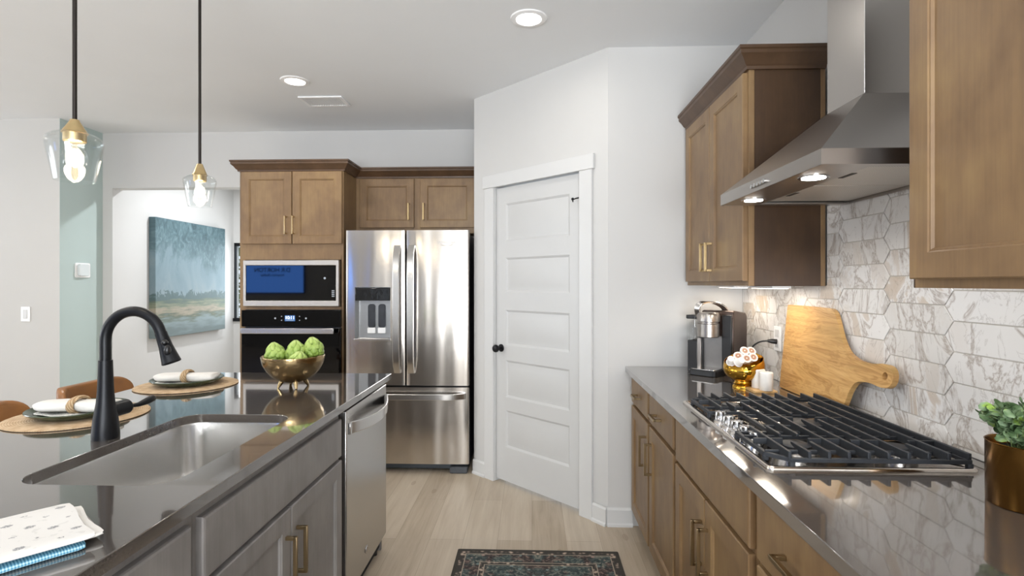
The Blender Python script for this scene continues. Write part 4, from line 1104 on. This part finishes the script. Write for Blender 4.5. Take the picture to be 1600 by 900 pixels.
# ------------------------------------------------------------------ things on the right counter
# coffee maker: local -y is its front
t = thing('coffee_maker', 'black and silver single-serve coffee maker in the counter corner', 'coffee maker', (.965, 2.885, .9143), R(-43))
dk = pm('coffee_brown_black', '4a3d38', .3, .5, noise=(20, .1)); sil = pm('coffee_silver', 'a39d98', .28, .9, noise=(60, .04))
def sideprof(x0, x1, pts): return MB().prism(pts, x0, x1, lambda u, v, q: (q, u, v))
sideprof(-.055, .115, [(-.03, 0), (.145, 0), (.145, .30), (.125, .318), (-.01, .333), (-.03, .328)]).build('body', dk, t, local=True, bevel=.006)
MB().box(.06, .112, -.045, -.03, .03, .31).box(-.06, -.04, -.05, -.03, .03, .2).build('front_cover', M['blackplastic'], t, local=True, bevel=.004)
MB().box(-.04, .06, -.034, -.03, .03, .2).build('inner_panel', pm('coffee_grey_panel', '7d7b7a', .35, .5, noise=(30, .04)), t, local=True)
hd = MB().lathe([(.05, 0), (.054, .004), (.055, .07), (.05, .073), (.05, .079), (.057, .082), (.058, .115), (.05, .128), (.003, .13)], (.005, -.08, .195), 32).build('brew_head', sil, t, local=True)
MB().tube(catmull([(-.035, -.105, .30), (-.038, -.115, .345), (-.02, -.1, .372), (.02, -.05, .373), (.05, -.005, .35), (.06, .02, .315)], 6, False), .010, sect=[(-1.5, -.5), (1.5, -.5), (1.5, .5), (-1.5, .5)], up=(1, 0, 0)).build('handle', M['handle'], hd, local=True, bevel=.002)
tr = MB().prism(rrect(-.075, .075, -.145, -.03, .02), 0, .03).build('drip_tray', M['blackplastic'], t, local=True, bevel=.003)
MB().prism(rrect(-.065, .065, -.138, -.035, .016), .03, .034).build('tray_grille', M['handle'], tr, local=True, bevel=.001)
rs = MB().prism(rrect(-.125, -.062, -.075, .12, .02), .17, .285).build('water_tank', M['glass'], t, local=True, bevel=.002)
MB().prism(rrect(-.127, -.06, -.078, .123, .02), .285, .305).build('tank_lid', M['blackplastic'], rs, local=True, bevel=.004)
MB().box(-.12, -.065, -.06, .115, 0, .17).build('tank_base', M['blackplastic'], t, local=True, bevel=.004)
MB().box(-.066, -.045, -.06, -.045, .02, .185).build('side_strip', sil, t, local=True, bevel=.002)
rm = Matrix.Rotation(R(-43), 4, 'Z'); inv = (Matrix.Translation((.965, 2.885, .9143)) @ rm).inverted()
P = [(1.186, 2.655, 1.105), (1.15, 2.66, 1.108), (1.11, 2.68, 1.098), (1.08, 2.70, 1.06), (1.075, 2.71, 1.0), (1.085, 2.72, .945), (1.1, 2.76, .925), (1.11, 2.8, .925), (1.095, 2.86, .935)]
P = [inv @ Vector(p) for p in catmull(P, 5, False)]
MB().tube(P, .0042, 10).build('power_cord', M['blackplastic'], t, local=True)
MB().tube([inv @ Vector((1.187, 2.6545, 1.105)), inv @ Vector((1.165, 2.657, 1.107)), inv @ Vector((1.145, 2.662, 1.108))], [.013, .012, .006], 12).build('plug', M['blackplastic'], t, local=True)

# brass bowl and coffee pods
bx2, by2 = .966, 2.49
t = thing('bowl', 'polished gold footed bowl of coffee pods in front of the coffee maker', 'bowl', (bx2, by2, .9143), group='metal bowls')
gold = pm('polished_gold', 'c99a3a', .1, 1, noise=(8, .06))
prof = [(.004, 0), (.05, 0), (.05, .008), (.044, .013), (.046, .019), (.04, .025), (.04, .03), (.06, .038), (.08, .058), (.089, .085), (.0885, .105), (.083, .125), (.0815, .1255), (.0805, .124), (.0855, .105), (.086, .086), (.077, .061), (.058, .043), (.03, .035), (.004, .034)]
mbw = MB().lathe(prof, (0, 0, 0), 48)
mbw.v = [(x, y, z+(max(0, z-.05)/.075)*(.018*x/.085+.018*y/.085)) for x, y, z in mbw.v]
mbw.build('vessel', gold, t, local=True, angle=60)
def foilmat():
    k = NT('pod_foil_print'); s = k.sep(k.coords((1, 1, 1)))
    r = k.math('SQRT', k.math('ADD', k.math('MULTIPLY', s[0], s[0]), k.math('MULTIPLY', s[1], s[1])))
    n = k.noise(k.coords((180, 180, 180)), 1, 2); 
    c = k.ramp(k.math('ADD', k.math('MULTIPLY', r, 48), k.math('MULTIPLY', n, .12)), [(.15, 'd9c9bb'), (.34, '8a5a44'), (.62, 'a98a78'), (.86, 'efe9e2')])
    k.l(c, k.b.inputs['Base Color']); k.b.inputs['Roughness'].default_value = .35; return k.m
foil = foilmat(); cupw = pm('pod_white', 'e8e4de', .4, noise=(30, .02))
def pod(label, loc, tilt, first=None):
    if first: o = copy_tree(first, loc, None, label); o.rotation_euler = tilt; return o
    t = thing('coffee_pod', label, 'coffee pod', loc, group='coffee pods in the gold bowl'); t.rotation_euler = tilt
    MB().lathe([(.013, -.036), (.0145, -.034), (.0175, -.004), (.0205, -.0025), (.0205, -.0005), (.019, 0)], n=24).build('cup', cupw, t, local=True)
    MB().lathe([(.0195, 0), (.0195, .0008), (.002, .0009)], n=24).build('foil_lid', foil, t, local=True)
    return t
pods = [((.000, -.012, .168), (55, 8, 0), 'topmost coffee pod with brown lid at the left of the top pair'), ((.036, .002, .166), (52, 14, 0), 'topmost coffee pod with brown lid at the right of the top pair'),
        ((-.032, -.018, .146), (48, -22, 0), 'coffee pod with brown lid at the left rear of the pile'), ((-.004, -.045, .138), (58, 0, 0), 'coffee pod with brown lid in the middle of the pile'),
        ((.030, -.034, .142), (58, 12, 0), 'coffee pod with brown lid at the right front of the pile'), ((-.045, -.05, .118), (-120, 20, 0), 'white coffee pod upside down at the front of the gold bowl'),
        ((-.066, -.022, .116), (-130, -25, 0), 'white coffee pod upside down at the left rim of the gold bowl'), ((.04, .04, .135), (10, 15, 0), 'coffee pod at the back of the gold bowl'), ((-.02, .035, .13), (5, -10, 0), 'coffee pod at the back left of the gold bowl')]
p0_ = None
for (px, py, pz), tl, lab in pods:
    q = pod(lab, (bx2+px, by2+py, .9143+pz), tuple(R(a) for a in tl), p0_); p0_ = p0_ or q

# salt and pepper set: two stone pieces on a wooden tray
o = MB().prism(rrect(.955, 1.055, 2.345, 2.445, .006), .9143, .9255).build('wooden_tray', wood('pale_wood', 'b8905a', 'cda873', 'd9ba8a', (20, 3, 20)), base=(1.0, 2.4, .9143), bevel=.002); tag(o, 'small pale wooden tray under the marble shakers', 'tray')
ms = pm('white_marble_shaker', 'e6e3de', .3, noise=(24, .06))
for i, (x, y, h) in enumerate(((1.014, 2.366, .078), (1.004, 2.423, .082))):
    o = MB().lathe([(.0265, 0), (.0275, .002), (.0275, h-.003), (.025, h), (.006, h), (.004, h-.002)], (0, 0, 0), 32).build('shaker', ms, base=(x, y, .9257), local=True, angle=30)
    tag(o, ['white marble shaker at the front of the wooden tray', 'white marble shaker behind on the wooden tray'][i], 'shaker', 'marble shakers')

# cutting board leaning on the tile
TL = math.asin(.048/.376)
def bd(u, v, q): return (1.126+v*math.sin(TL)+q*math.cos(TL), 2.50-u, .9147+max(v, 0)*math.cos(TL)-q*math.sin(TL)+.019*math.sin(TL))
top = [(.006, .05), (-.001, .17), (-.008, .29), (-.012, .352), (-.011, .369), (-.002, .376), (.1, .377), (.22, .377), (.31, .376), (.345, .374), (.375, .358), (.405, .318), (.44, .268), (.485, .226), (.535, .206), (.585, .2), (.64, .2)]
end = [(.69, .208), (.725, .204), (.745, .185), (.745, .155), (.725, .135), (.69, .13)]
bot = [(.64, .134), (.59, .13), (.555, .118), (.53, .085), (.515, .045), (.50, .012), (.48, .0), (.30, 0), (.15, 0), (.03, 0), (.012, .003)]
outl = catmull(top+end+bot, 4)
hol = [(.708+.013*math.cos(a), .17+.013*math.sin(a)) for a in [2*math.pi*i/16 for i in range(16)]]
def board_mat():
    k = NT('mango_wood'); v = k.coords((1, 1, 1))
    mp = k.n('ShaderNodeMapping'); mp.inputs['Rotation'].default_value = (R(-6), 0, 0); mp.inputs['Scale'].default_value = (1, 1.6, 9); k.l(v, mp.inputs[0])
    f = k.noise(mp.outputs[0], 1.5, 4, .55, 1.6); b = k.noise(k.coords((3, 2, 6)), 1.3, 3, .5, .8)
    w1 = k.math('SINE', k.math('ADD', k.math('MULTIPLY', f, 58), k.math('MULTIPLY', b, 8)))
    fine = k.noise(k.coords((20, 2.2, 110)), 1, 4, .6)
    c = k.ramp(k.math('ADD', k.math('MULTIPLY', w1, .045), k.math('ADD', k.math('MULTIPLY', f, .45), k.math('MULTIPLY', fine, .35))), [(.28, 'a57a44'), (.42, 'c3995f'), (.58, 'd3ab72')])
    st = k.ramp(b, [(.53, (0, 0, 0, 1)), (.66, (1, 1, 1, 1))]); c = k.mix(k.math('MULTIPLY', k.math('MULTIPLY', st, f), .9), c, '8a7440')
    k.l(c, k.b.inputs['Base Color']); k.b.inputs['Roughness'].default_value = .45; return k.m
o = MB().prism_hole(outl, hol, 0, .018, bd).build('cutting_board', board_mat(), base=(1.13, 2.3, .9147), bevel=.003); tag(o, 'paddle-shaped mango wood cutting board leaning on the tile backsplash', 'cutting board')

# potted plant
px_, py_ = 1.052, 1.185
t = thing('potted_plant', 'green leafy plant in a round aged brass pot at the right edge', 'plant', (px_, py_, .9143))
pot = pm('aged_brass', '7d5a2c', .26, 1, noise=((30, 30, 6), .28), bump=((40, 40, 8), .15, .004))
MB().lathe([(.003, 0), (.064, 0), (.066, .002), (.067, .13), (.0685, .133), (.067, .134), (.065, .131), (.064, .006), (.003, .005)], (0, 0, 0), 48).build('pot', pot, t, local=True, angle=50)
MB().cyl((0, 0, .105), .0635, .01, n=32).build('soil', pm('potting_soil', '241c15', .95, noise=(90, .4)), t, local=True)
rp = random.Random(11); mst = MB(); lf = MB(); cols = []
for i in range(34):
    a = rp.uniform(0, 2*math.pi); sp = rp.uniform(.25, 1.0); hgt = rp.uniform(.03, .085)
    b0 = Vector((.03*math.cos(a)*rp.random(), .03*math.sin(a)*rp.random(), .112))
    tip = Vector((math.cos(a)*.085*sp, math.sin(a)*.085*sp, .12+hgt*(1.25-.55*sp)+.012))
    mid = (b0+tip)/2+Vector((0, 0, .015)); pth = catmull([tuple(b0), tuple(mid), tuple(tip)], 4, False); mst.tube(pth, .0011, 5)
    for j, p in enumerate(pth[2:]):
        for s in (-1, 1):
            p_ = Vector(p); dr_ = Vector((rp.uniform(-1, 1), rp.uniform(-1, 1), rp.uniform(-.1, .8))).normalized()
            nn = dr_.cross(Vector((rp.uniform(-1, 1), rp.uniform(-1, 1), rp.uniform(-1, 1)))).normalized(); r_ = rp.uniform(.0075, .0125); up_ = nn.cross(dr_)*.12
            ring = []
            c_ = p_+dr_*(r_*1.1)
            pts = [c_+up_*r_*.6]+[c_+dr_*r_*1.15*math.cos(q*math.pi/4)+nn*r_*.9*math.sin(q*math.pi/4)-(up_*r_*abs(math.sin(q*math.pi/4))) for q in range(8)]
            lf.add(pts, [(0, 1+q, 1+(q+1) % 8) for q in range(8)])
def leafmat():
    k = NT('eucalyptus_leaf'); n = k.noise(k.coords((32, 32, 32)), 1, 2)
    k.l(k.ramp(n, [(.32, '3f5734'), (.48, '647f55'), (.58, '879c78'), (.68, '8fae48')]), k.b.inputs['Base Color']); k.b.inputs['Roughness'].default_value = .55; return k.m
lf.build('foliage', leafmat(), t, local=True, recalc=False)
mst.build('stems', pm('plant_stem', '5d6f3f', .6, noise=(50, .1)), t, local=True)
